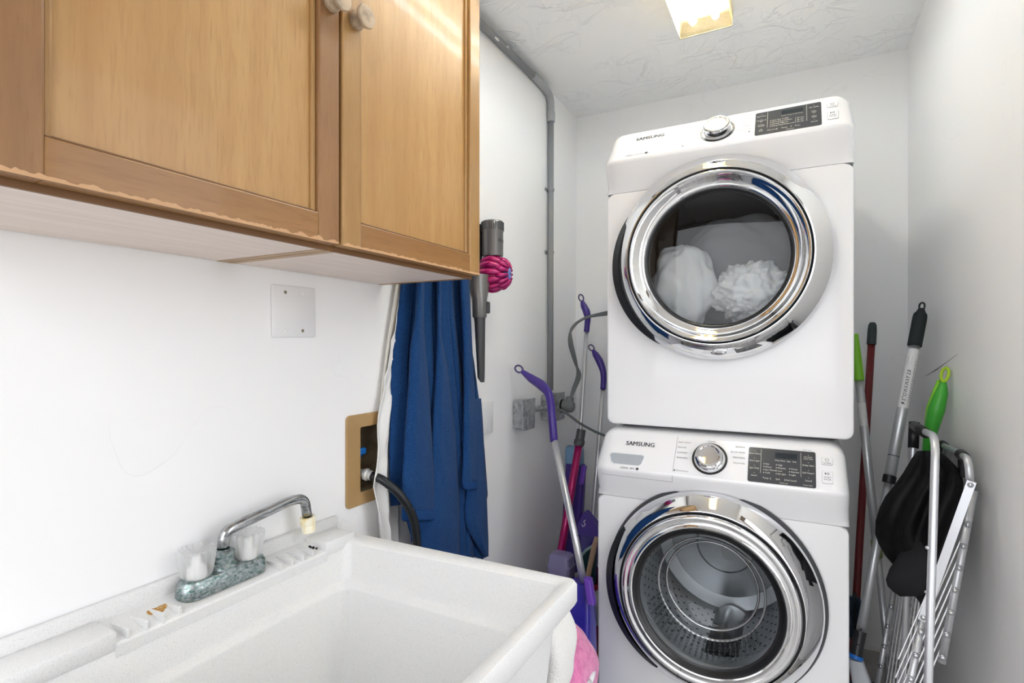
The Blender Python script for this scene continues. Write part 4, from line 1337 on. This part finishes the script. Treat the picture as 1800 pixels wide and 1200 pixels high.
# dark red bucket with the things standing in it
bk = V(-.690, 2.04, .0045)
bu = thing('red_bucket', 'dark red bucket in the gap beside the washer', 'bucket', tuple(bk))
bm = B(); lathe(bm, bk, (0, 0, 1), [(.0005, .003), (.062, .003), (.065, 0), (.080, .305), (.086, .306), (.086, .318), (.081, .320), (.077, .312), (.063, .008), (.0005, .007)], 40)
obj('pail', bm, M('dark_red_plastic', (118, 12, 30), .35), bu, 40)
pb = thing('purple_bottle', 'purple plastic bottle with a pointed top standing in the red bucket', 'bottle', (bk.x, bk.y - .03, .02))
cx_, cy_ = at(1035, 940, 2.14).x, at(1035, 940, 2.14).y
bm = B()
def tri(c, a, b, z0, z1, z2):
    return None
loft(bm, [rr_ring(V(cx_, cy_, .02), .030, .018, .01), rr_ring(V(cx_, cy_, .36), .034, .020, .01), rr_ring(V(cx_ + .004, cy_, .42), .034, .020, .01), rr_ring(V(cx_ + .006, cy_, .485), .036, .021, .008)])
o = obj('lower_shell', bm, M('glossy_dark_violet', (48, 36, 120), .12, coat=.6), pb, 40)
bm = B()
zt = [(-.042, .485), (.050, .485), (.044, .525), (-.006, .575), (-.016, .573), (-.038, .525)]
loft(bm, [[V(cx_ + x, cy_ + yy, z) for x, z in zt] for yy in (-.024, .020)])
o = obj('pointed_top', bm, PURP, pb)
bm = B(); tube(bm, [(cx_ - .004, cy_ - .0245, .548), (cx_ - .012, cy_ - .0245, .540), (cx_ - .006, cy_ - .0245, .530), (cx_ - .015, cy_ - .0245, .520), (cx_ - .020, cy_ - .0245, .528)], .0014, 6, 4)
o = obj('logo', bm, M('white_logo', (225, 222, 232), .5), pb)
ds = thing('dustpan', 'dark teal dustpan tilted in the red bucket', 'dustpan', (bk.x - .03, bk.y, .05))
bm = B()
pA, pB_ = at(1008, 1000, 2.02), at(1046, 960, 1.93)
loft(bm, [[p + V(0, k * .004, 0) for p in (at(1014, 985, 2.075), at(1030, 966, 2.075), at(1048, 956, 2.075), at(1046, 1050, 2.10), at(1024, 1050, 2.10))] for k in (0, 1)])
obj('pan', bm, M('dark_teal', (30, 62, 66), .45), ds)
bm = B(); tube(bm, [at(1014, 986, 2.07), at(1030, 967, 2.07), at(1048, 955, 2.07)], .006, 8)
obj('pan_edge', bm, M('pale_teal_edge', (112, 132, 134), .4), ds)
bm = B(); tube(bm, [at(1049, 945, 2.04), at(1042, 972, 2.05), at(1031, 1030, 2.07), at(1026, 1100, 2.09)], [.010, .0105, .010, .009], 12, 4)
tag(obj('wooden_stick', bm, M('bare_wood_stick', (168, 138, 112), .6), None, True), 'bare wooden brush handle sticking out of the red bucket', 'stick')

# detergent bottle with lavender cap
dt = at(987, 972, 2.16)
de = thing('detergent_bottle', 'blue detergent bottle with a lavender measuring cap behind the tub corner', 'bottle', (dt.x, dt.y, 0))
bm = B()
loft(bm, [rr_ring(V(dt.x, dt.y, .005), .055, .036, .02), rr_ring(V(dt.x, dt.y, .20), .056, .038, .02), rr_ring(V(dt.x, dt.y, dt.z - .10), .050, .036, .02), rr_ring(V(dt.x, dt.y, dt.z - .085), .042, .034, .016), rr_ring(V(dt.x, dt.y, dt.z - .08), .042, .034, .016)])
obj('bottle_body', bm, M('bright_blue_bottle', (62, 74, 190), .25), de, 40)
bm = B()
loft(bm, [rr_ring(V(dt.x, dt.y, dt.z - .088), .047, .039, .016), rr_ring(V(dt.x, dt.y, dt.z - .045), .050, .042, .016), rr_ring(V(dt.x, dt.y, dt.z - .04), .046, .039, .016), rr_ring(V(dt.x, dt.y, dt.z - .008), .044, .036, .014), rr_ring(V(dt.x, dt.y, dt.z), .036, .029, .012)])
o = obj('cap', bm, M('lavender_cap', (158, 150, 196), .25, trans=.25), de, 40); o['label'] = 'translucent lavender cap'
# crinkled clear bag
blob('plastic_bag', (-.600, 1.715, .36), (.026, .035, .05), M('crinkled_clear_plastic', (200, 200, 198), .15, trans=.35), 3.0, .3, 3.5, 'crumpled clear plastic bag between the blue mop body and the washer', 'plastic bag', sub=4, ridge=True)

# ------------------------------------------------------------------ hamper with towels behind the tub corner
hp = thing('laundry_hamper', 'grey fabric hamper with a white rim at the bottom edge behind the tub', 'hamper', (-.592, 1.235, .0045))
bm = B(); lathe(bm, (-.592, 1.235, .0045), (0, 0, 1), [(.0005, .002), (.120, .002), (.125, 0), (.146, .40), (.149, .418), (.143, .418), (.122, .01), (.0005, .008)], 40)
obj('basket', bm, M('grey_fabric', (118, 118, 122), .85, bump=((300, 300, 300), .3, .002)), hp, 40)
bm = B(); ring = [V(-.592 + .1475 * cos(2 * pi * k / 40), 1.235 + .1475 * sin(2 * pi * k / 40), .424) for k in range(41)]
tube(bm, ring, .008, 10); obj('rim', bm, M('white_piping', (222, 222, 224), .7), hp, True)
PINK = M('pink_plush', (226, 132, 182), .95, sheen=.5, var=((60, 60, 60), (206, 104, 160), .4, .65), bump=[((200, 200, 200), .6, .006), ((30, 30, 30), .4, .012)])
WTER = M('white_terry', (240, 239, 236), .95, sheen=.3, bump=[((260, 260, 260), .7, .006)])
def folded(name, pts, width_dir, w_, th, mat, label, seed):
    """a thick folded towel following a path, with rounded edges"""
    P = spline(pts, 8)
    bm = B(); rings = []
    wd = Vector(width_dir).normalized()
    for i, p in enumerate(P):
        d = (P[min(i + 1, len(P) - 1)] - P[max(i - 1, 0)]).normalized()
        nrm = d.cross(wd).normalized()
        ring = []
        for k in range(28):
            a = 2 * pi * k / 28
            ca_, sa_ = cos(a), sin(a)
            x = w_ * math.copysign(abs(ca_) ** .6, ca_); y = th * math.copysign(abs(sa_) ** .8, sa_)
            q = p + wd * x + nrm * y
            q += nrm * .010 * noise.noise((q.x * 14 + seed, q.y * 14, q.z * 14)) + wd * .006 * noise.noise((q.x * 30, q.y * 30 + seed, q.z * 30))
            ring.append(q)
        rings.append(ring)
    loft(bm, rings)
    o = obj(name, bm, mat, None, True, origin=P[len(P) // 2])
    return tag(o, label, 'towel')
folded('white_towel', [(-.640, 1.115, .40), (-.615, 1.115, .56), (-.575, 1.115, .640), (-.515, 1.11, .650), (-.470, 1.10, .600), (-.468, 1.095, .52), (-.500, 1.095, .44)], (0, 1, 0), .060, .024, WTER, 'folded white terry towel bulging out beside the tub corner', 1)
folded('pink_towel', [(-.64, 1.27, .36), (-.625, 1.27, .44), (-.58, 1.27, .490), (-.520, 1.26, .490), (-.470, 1.25, .435), (-.478, 1.24, .35), (-.52, 1.235, .27)], (0, 1, 0), .078, .026, PINK, 'soft pink plush towel at the lower edge between tub and washer', 5)
# ------------------------------------------------------------------ poles and folded rack in the gap right of the machines
DGRIP = M('dark_green_black_foam', (26, 34, 34), .75)
LIME = M('lime_green_plastic', (122, 190, 44), .4)
GREEN = M('green_plastic', (62, 160, 52), .35)
def to_floor(a, b, z=.01):
    return b + (b - a) * ((b.z - z) / (a.z - b.z))
# lime-ended silver pole
a, b = at(1503, 600, 1.80), at(1541, 960, 1.70)
f = to_floor(a, b, .012)
gp = thing('telescopic_pole', 'silver telescopic pole with a lime green end, half behind the dryer', 'pole', (f.x, f.y, 0))
d = (b - a).normalized()
bm = B(); tube(bm, [a + d * .13, b], .0125, 18); obj('outer_tube', bm, ALU, gp, True)
bm = B(); lathe(bm, a - d * .025, d, [(.0105, 0), (.0115, .002), (.0135, .06), (.0155, .155), (.0128, .157)], 22, cap0=True)
obj('end_grip', bm, LIME, gp, 40)
bm = B(); lathe(bm, b - d * .02, d, [(.0130, 0), (.0150, .004), (.0145, .05), (.011, .055)], 18); obj('lock_collar', bm, M('olive_collar', (128, 142, 96), .5), gp, 40)
bm = B(); tube(bm, [b + d * .03, f], .0100, 16); obj('inner_tube', bm, ALU, gp, True)
bm = B(); lathe(bm, a + d * .205, d, [(.0128, 0), (.0128, .075)], 18, a0=pi * .75, a1=pi * 1.75); obj('sticker', bm, M('white_sticker', (216, 216, 216), .5), gp)
# dark red broom stick
a, b = at(1534, 566, 2.02), at(1497, 1190, 1.90)
f = to_floor(a, b, .03)
rb = thing('broom', 'dark red broom stick with a grey rubber cap in the back corner', 'broom', (f.x, f.y, 0))
d = (b - a).normalized()
bm = B(); tube(bm, [a + d * .07, b, f], .0122, 16); obj('stick', bm, M('dark_red_stick', (112, 34, 38), .4), rb, True)
bm = B(); lathe(bm, a, d, [(.0004, 0), (.009, .002), (.0135, .012), (.0148, .030), (.0150, .032), (.0155, .085), (.0125, .086)], 20); obj('cap', bm, M('slate_rubber', (54, 62, 64), .5), rb, 40)
bm = B(); box(bm, f.x - .014, f.x + .09, f.y - .02, f.y + .02, .005, .06, .01, 2); obj('brush_head', bm, M('dark_navy', (28, 34, 46), .6), rb)
# long pole with black foam grip and a flat mop at its foot
a, b = at(1621, 536, 1.70), at(1509, 1128, 1.52)
f = to_floor(a, b, .05)
sp_ = thing('flat_mop', 'silver pole with a black foam grip leaning on the right wall', 'mop', (f.x, f.y, 0))
d = (b - a).normalized()
L_ = (b - a).length
P_ = lambda t: a + d * t
t1 = L_ * .135; t2 = L_ * .555
bm = B(); tube(bm, [P_(t1 - .02), P_(t2)], .0150, 20); obj('outer_tube', bm, ALU, sp_, True)
bm = B(); tube(bm, [P_(t2 - .02), P_(L_ - .02)], .0112, 18); obj('inner_tube', bm, ALU, sp_, True)
bm = B(); lathe(bm, P_(.012), d, [(.0004, 0), (.0085, .001), (.0125, .012), (.0180, .020), (.0192, .032), (.0190, t1 - .014), (.0175, t1 - .012), (.015, t1 - .012)], 24)
obj('foam_grip', bm, DGRIP, sp_, 50)
bm = B(); ring = [P_(.004) + (d.cross(V(0, 1, 0)).normalized() * cos(2 * pi * k / 18) * .007 - d * sin(2 * pi * k / 18) * .012) for k in range(19)]; tube(bm, ring, .0028, 8)
obj('hang_tab', bm, DGRIP, sp_, True)
bm = B(); lathe(bm, P_(L_ * .475), d, [(.0151, 0), (.0154, .0005), (.0154, .0015), (.0151, .002)], 20)
obj('pole_joint', bm, BLACK, sp_, 40)
bm = B(); lathe(bm, P_(t2 - .022), d, [(.0152, 0), (.0172, .001), (.0172, .022), (.0115, .024)], 20)
obj('lock_collar', bm, BLACK, sp_, 40)
# printed label wrapped on the pole
viewdir = (V(0, 0, EYE) - P_(L_ * .22)); viewdir = (viewdir - d * viewdir.dot(d)).normalized(); sd = d.cross(viewdir).normalized()
bm = B()
rows = []
for i in range(2):
    rows.append([P_(t1 + .012 + i * L_ * .185) + viewdir * cos(q * .2) * .0153 + sd * sin(q * .2) * .0153 for q in range(-6, 7)])
sheet(bm, rows); obj('label', bm, M('white_pole_label', (222, 222, 222), .5), sp_, True)
bm = B()
def wrap_text(s, size, t0, ang0, mat_bold=0.0):
    text_into(bm, s, size, (0, 0, 0), (1, 0, 0), (0, 1, 0), 'LEFT', bold=mat_bold)
tb = B(); text_into(tb, 'STOWAWAY 2.0', .0135, (0, 0, 0), (1, 0, 0), (0, 1, 0), 'LEFT', bold=.02, shear=.15)
for k in range(22):
    w_ = (.004, .0025, .0052, .0033)[k % 4]
    tb.faces.new([tb.verts.new(p) for p in ((k * .0064, -.0133, 0), (k * .0064 + w_, -.0133, 0), (k * .0064 + w_, -.0120, 0), (k * .0064, -.0120, 0))])
for k in range(13):
    w_ = (.0006, .0012, .0004, .0009)[k % 4]
    q = [tb.verts.new(p) for p in ((.117 + k * .0022, -.002, 0), (.117 + k * .0022 + w_, -.002, 0), (.117 + k * .0022 + w_, .009, 0), (.117 + k * .0022, .009, 0))]
    tb.faces.new(q)
qq = [tb.verts.new(p) for p in ((-.012, -.004, 0), (-.002, -.001, 0), (-.006, .001, 0), (-.001, .007, 0), (-.013, .002, 0), (-.008, .001, 0))]
tb.faces.new(qq)
bmesh.ops.triangulate(tb, faces=tb.faces)
tl = t1 + .012 + L_ * .165
for v in tb.verts:
    x, y = v.co.x, v.co.y
    ang = (y + .001) / .0153
    v.co = P_(tl - x) + viewdir * cos(ang) * .0156 + sd * sin(ang) * .0156
obj('label_lettering', tb, M('black_print', (20, 20, 22), .5), sp_)
bm = B(); cyl(bm, P_(L_ - .03), P_(L_ + .035), .0150, n=18); 
for t_ in (L_ - .035, L_ + .005):
    bmesh.ops.create_icosphere(bm, subdivisions=1, radius=.0035, matrix=Matrix.Translation(P_(t_) + viewdir * .013))
obj('swivel_joint', bm, DARK, sp_, 40)
bm = B(); cyl(bm, P_(L_ + .035), P_(L_ + .045), .0185, n=20); obj('blue_ring', bm, M('bright_blue_ring', (24, 108, 196), .4), sp_, 40)
e0 = P_(L_ + .044); e1 = V(.190, e0.y - .03, .03)
bm = B(); loft(bm, [rr_ring(e0, .018, .018, .008), rr_ring(e0.lerp(e1, .35) + V(.012, 0, 0), .030, .024, .010), rr_ring(e0.lerp(e1, .8) + V(.014, 0, 0), .034, .03, .012), rr_ring(V(e1.x + .02, e1.y, .03), .05, .04, .012)])
obj('head_yoke', bm, M('light_grey_plastic', (176, 180, 184), .4), sp_, 50)
bm = B(); box(bm, e1.x - .045, e1.x + .115, e1.y - .06, e1.y + .06, .005, .032, .006, 2); obj('mop_plate', bm, M('dark_navy_pad', (30, 38, 52), .8), sp_)
# round bristle brush beside the washer
bq = V(.160, 1.99, .30)
bb = thing('bottle_brush', 'round blue-grey bristle brush beside the washer near the floor', 'brush', (bq.x, bq.y, .0045))
bm = B(); cyl(bm, (bq.x, bq.y, .0045), (bq.x, bq.y, .46), .006, n=10); lathe(bm, (bq.x, bq.y, .0045), (0, 0, 1), [(.0004, 0), (.022, 0), (.02, .05), (.006, .06)], 16); obj('stem', bm, DARK, bb)
bm = B()
for i in range(26):
    z = bq.z + .02 + i * .005
    for k in range(22):
        a_ = 2 * pi * (k + (i % 2) * .5) / 22
        r_ = .022 * (1 - .35 * abs(i / 13 - 1) ** 3)
        cyl(bm, (bq.x, bq.y, z), (bq.x + cos(a_) * r_, bq.y + sin(a_) * r_, z + .002), .0009, n=3, caps=False)
o = obj('bristles', bm, M('blue_grey_bristle', (58, 76, 96), .8), bb); o['kind'] = 'stuff'
# green duster hung against the right wall
gd = [at(1659, 668, 1.520), at(1655, 690, 1.515), at(1646, 720, 1.520), at(1637, 755, 1.530), at(1630, 790, 1.54), at(1626, 812, 1.55), at(1618, 850, 1.56), at(1600, 960, 1.58)]
gt = thing('green_duster', 'green leaf-shaped duster handle with a yellow loop against the right wall', 'duster', tuple(to_floor(gd[-2], gd[-1], 0)))
bm = B(); tube(bm, gd[:6], [.0055, .0150, .0200, .0165, .0115, .0095], 18, 6); obj('handle', bm, GREEN, gt, True)
bm = B(); sdv = V(-.35, .9, 0).normalized()
tube(bm, [p + sdv * .010 + V(-.006, 0, 0) for p in gd[:4]], [.0035, .0100, .0130, .006], 12, 6); obj('handle_back', bm, LIME, gt, True)
lc = at(1661, 658, 1.515)
bm = B(); dl = (gd[0] - gd[1]).normalized(); sl = dl.cross(V(-.6, -.8, 0)).normalized(); tube(bm, [lc + dl * cos(2 * pi * k / 24) * .0195 + sl * sin(2 * pi * k / 24) * .009 for k in range(25)], .0042, 8); obj('hanging_loop', bm, M('yellow_green', (164, 200, 40), .4), gt, True)
bm = B(); tube(bm, [gd[5], gd[6]], .0098, 14); obj('sleeve', bm, M('translucent_green', (96, 150, 90), .4), gt, True)
bm = B(); tube(bm, [gd[6], gd[7], to_floor(gd[6], gd[7], .008)], .0085, 14); obj('rod', bm, ALU, gt, True)

# folded drying rack
rk = thing('drying_rack', 'folded silver wire drying rack leaning on the right wall', 'drying rack', (.30, 1.62, 0))
RT = .0078
# big front hoop
near_top, far_top = at(1645, 772, 1.16), at(1607, 748, 1.50)
near_bot = at(1631, 1215, 1.06); near_low = to_floor(near_top, near_bot, .012)
far_low = V(near_low.x + .03, near_low.y + .45, .012)
far_mid = at(1607, 800, 1.505)
bm = B(); tube(bm, fillet([near_low, at(1641, 900, 1.13), near_top + V(.0, 0, .006), far_top.lerp(near_top, .30)], .055, 10), RT, 16); obj('front_leg', bm, ALU, rk, True)
bm = B(); tube(bm, fillet([far_top.lerp(near_top, .40), far_top, far_low], .03, 8), RT, 16); obj('rear_leg', bm, ALU, rk, True)
q0 = far_top.lerp(near_top, .60); q1 = far_top.lerp(near_top, -.02)
bm = B(); tube(bm, [q0, q1], RT * 1.6, 16); obj('sleeve', bm, BLACK, rk, True)
bm = B(); _ld = (far_low - far_top).normalized(); tube(bm, [far_top - _ld * .010, far_top + _ld * .062], RT * 1.65, 16); obj('sleeve', bm, BLACK, rk, True)
for v_ in (962, 1040):
    bm = B(); bmesh.ops.create_icosphere(bm, subdivisions=2, radius=.0045, matrix=Matrix.Translation(at(1638 - (v_ - 962) * .02, v_, 1.115) + V(-.008, -.006, 0))); obj('rivet', bm, CHROME2, rk, True)
# rear hoop with its top bar
tn, tf = at(1702, 806, 1.20), at(1657, 782, 1.50)
bm = B(); tube(bm, fillet([tf, tn, at(1706, 856, 1.195)], .035, 8), RT, 16); obj('top_bar', bm, ALU, rk, True)
for k in (.04, .80):
    p = tf.lerp(tn, k); bm = B(); tube(bm, [p + V(0, .012, .001), p + V(0, -.014, -.001)], RT * 1.55, 14); box(bm, p.x - .006, p.x + .006, p.y - .012, p.y + .012, p.z - .05, p.z - .004, .002, 1); obj('clip', bm, BLACK, rk, 40)
# grille under the bar
bm = B()
for k in range(9):
    p = tf.lerp(tn, .12 + .075 * k); tube(bm, [p + V(-.004, 0, -.006), p + V(-.006, 0, -.042)], .0016, 6)
obj('comb', bm, M('grey_comb', (110, 114, 112), .5), rk)
# flat brace bars with rivets
def flat_bar(p0, p1, w_, th):
    bm = B(); dd = (p1 - p0).normalized(); vw = (V(0, 0, EYE) - p0).normalized(); sd_ = dd.cross(vw).normalized(); nn = sd_.cross(dd)
    sec_ = [sd_ * w_ + nn * th, sd_ * -w_ + nn * th, sd_ * -w_ - nn * th, sd_ * w_ - nn * th]
    loft(bm, [[p + s_ for s_ in sec_] for p in (p0 - dd * .008, p1 + dd * .008)])
    o = obj('brace_bar', bm, M('flat_white_metal', (206, 208, 212), .35, .5), rk)
    for p in (p0, p1):
        b2_ = B(); lathe(b2_, p - nn * -th, nn, [(.0060, 0), (.0055, .002), (.0030, .0035), (.0004, .0038)], 14); obj('rivet', b2_, CHROME2, rk, True)
flat_bar(at(1706, 852, 1.185), at(1623, 1085, 1.215), .0082, .0012)
# beaded side tubes
def beaded(p0, p1, n, first, step):
    bm = B(); tube(bm, [p0, p1], RT * .95, 14); obj('side_tube', bm, ALU, rk, True)
    out = []
    for k in range(n):
        q = p0.lerp(p1, first + step * k); out.append(q)
    return out
R0, R1 = at(1712, 862, 1.215), at(1655, 1165, 1.18)
L0, L1 = at(1624, 1085, 1.235), at(1578, 1300, 1.20)
M0, M1 = at(1571, 1040, 1.62), at(1532, 1260, 1.58)
beR = beaded(R0, R1, 7, .20, .128)
beL = beaded(L0, L1, 7, .12, .195)
beM = beaded(M0, M1, 8, .12, .16)
bead0 = None
for q in beR + beL[:5] + beM[:6]:
    vw = (V(0, 0, EYE) - q).normalized()
    if bead0 is None:
        bm = B(); lathe(bm, (0, 0, 0), (0, 0, 1), [(.0062, 0), (.0066, .003), (.0040, .0060), (.0004, .0064)], 12)
        bead0 = obj('bead', bm, CHROME2, rk, True)
        bead0.matrix_basis = Matrix.Translation(q - rk.location + vw * .006) @ vw.to_track_quat('Z', 'Y').to_matrix().to_4x4()
        # mesh built around the root origin
        bm2 = bead0.data
        for v in bm2.vertices: v.co += Vector(rk.location)
    else:
        bdo = copy_part(bead0, rk); bdo.matrix_basis = Matrix.Translation(q - rk.location + vw * .006) @ vw.to_track_quat('Z', 'Y').to_matrix().to_4x4()
def wire(p0, p1, r=.0017):
    bm = B(); tube(bm, [p0, p1], r, 6); obj('wire', bm, POLE, rk)
off = L0 - at(1692, 925, 1.20)
for k, q in enumerate(beR[:6]):
    e_ = q + (beL[0] - beR[0]) * 1.35 * (1 - .02 * k)
    wire(q, e_)
    wire(q + V(-.008, .03, .004), e_ + V(-.008, .03, .004))
for k in range(8):
    u0 = 1583 + k * 6.2
    wire(at(u0, 1040 - k * 2, 1.56 - k * .028), at(u0 - 34, 1262, 1.50 - k * .028))
for k in range(7):
    wire(at(1579 + k * 5, 1046, 1.60 - .01 * k), at(1604 + k * 9 - (k > 4) * 8, 1046 + 76 + k * 24, 1.47 - .01 * k), .0011)
    if k < 5:
        wire(at(1566 - k * 4, 1092 + k * 36, 1.60), at(1592 - k * 3, 1180 + k * 36, 1.50), .0011)
# black cloth over the rack
BLK = M('black_satin_cloth', (9, 9, 10), .6, spec=.25, bump=((18, 18, 18), .3, .02))
CHAR = M('charcoal_cloth', (40, 39, 41), .9, spec=.15, bump=((400, 400, 400), .2, .001))
bc = thing('black_bag', 'black cloth bag slung over the drying rack', 'bag', tuple(at(1600, 1000, 1.42)))
rowsd = [(792, 1612, 1652), (806, 1602, 1668), (830, 1588, 1690), (850, 1574, 1694), (872, 1556, 1692), (892, 1546, 1688), (915, 1539, 1682), (938, 1538, 1676), (955, 1544, 1670), (975, 1555, 1664), (995, 1572, 1655), (1010, 1585, 1645)]
bm = B(); rings = []
for v_, ul, ur in rowsd:
    fr, bkp = [], []
    for k in range(25):
        t = k / 24
        u = ul + (ur - ul) * t
        sdep = 1.47 - .21 * t
        puff = sin(pi * t) ** .6
        fold = .014 * sin(t * 17 + v_ * .018) + .012 * noise.noise((t * 6, v_ * .02, 3))
        fr.append(at(u, v_, sdep - .035 * puff + fold * puff)); bkp.append(at(u, v_, sdep + .028 * puff + .004))
    rings.append(fr + list(reversed(bkp)))
loft(bm, rings)
obj('main_cloth', bm, BLK, bc, True)
bm = B(); rowsf = [(852, 1672, 1684), (880, 1655, 1682), (905, 1634, 1678), (930, 1614, 1672), (955, 1594, 1665), (980, 1576, 1656), (1000, 1563, 1648), (1018, 1557, 1640), (1030, 1560, 1634), (1040, 1570, 1628), (1048, 1582, 1622)]
rings = []
for v_, ul, ur in rowsf:
    fr, bkp = [], []
    for k in range(17):
        t = k / 16; u = ul + (ur - ul) * t; sdep = 1.375 - .10 * t
        puff = sin(pi * t) ** .6
        fr.append(at(u, v_, sdep - .020 * puff)); bkp.append(at(u, v_, sdep + .014 * puff + .002))
    rings.append(fr + list(reversed(bkp)))
loft(bm, rings)
o = obj('charcoal_flap', bm, CHAR, bc, True); o['label'] = 'charcoal grey flap'
bm = B(); rowsf = [(1000, 1640, 1652), (1030, 1618, 1645), (1045, 1606, 1640), (1058, 1616, 1634), (1068, 1621, 1626)]
rings = []
for v_, ul, ur in rowsf:
    fr = [at(ul + (ur - ul) * k / 8, v_, 1.30 - .02 * k / 8 - .006 * sin(pi * k / 8)) for k in range(9)]
    bkp = [at(ul + (ur - ul) * k / 8, v_, 1.312 - .02 * k / 8) for k in range(9)]
    rings.append(fr + list(reversed(bkp)))
loft(bm, rings); obj('flap_tip', bm, CHAR, bc, True)

# scratches on the right wall
sx = [atX(1626, 661, WXR - .0002), atX(1645, 650, WXR - .0002), atX(1662, 638, WXR - .0002), atX(1683, 622, WXR - .0002)]
scuff('wall_scratch', sx, .0014, 'thin dark diagonal scratch on the right wall above the green duster')
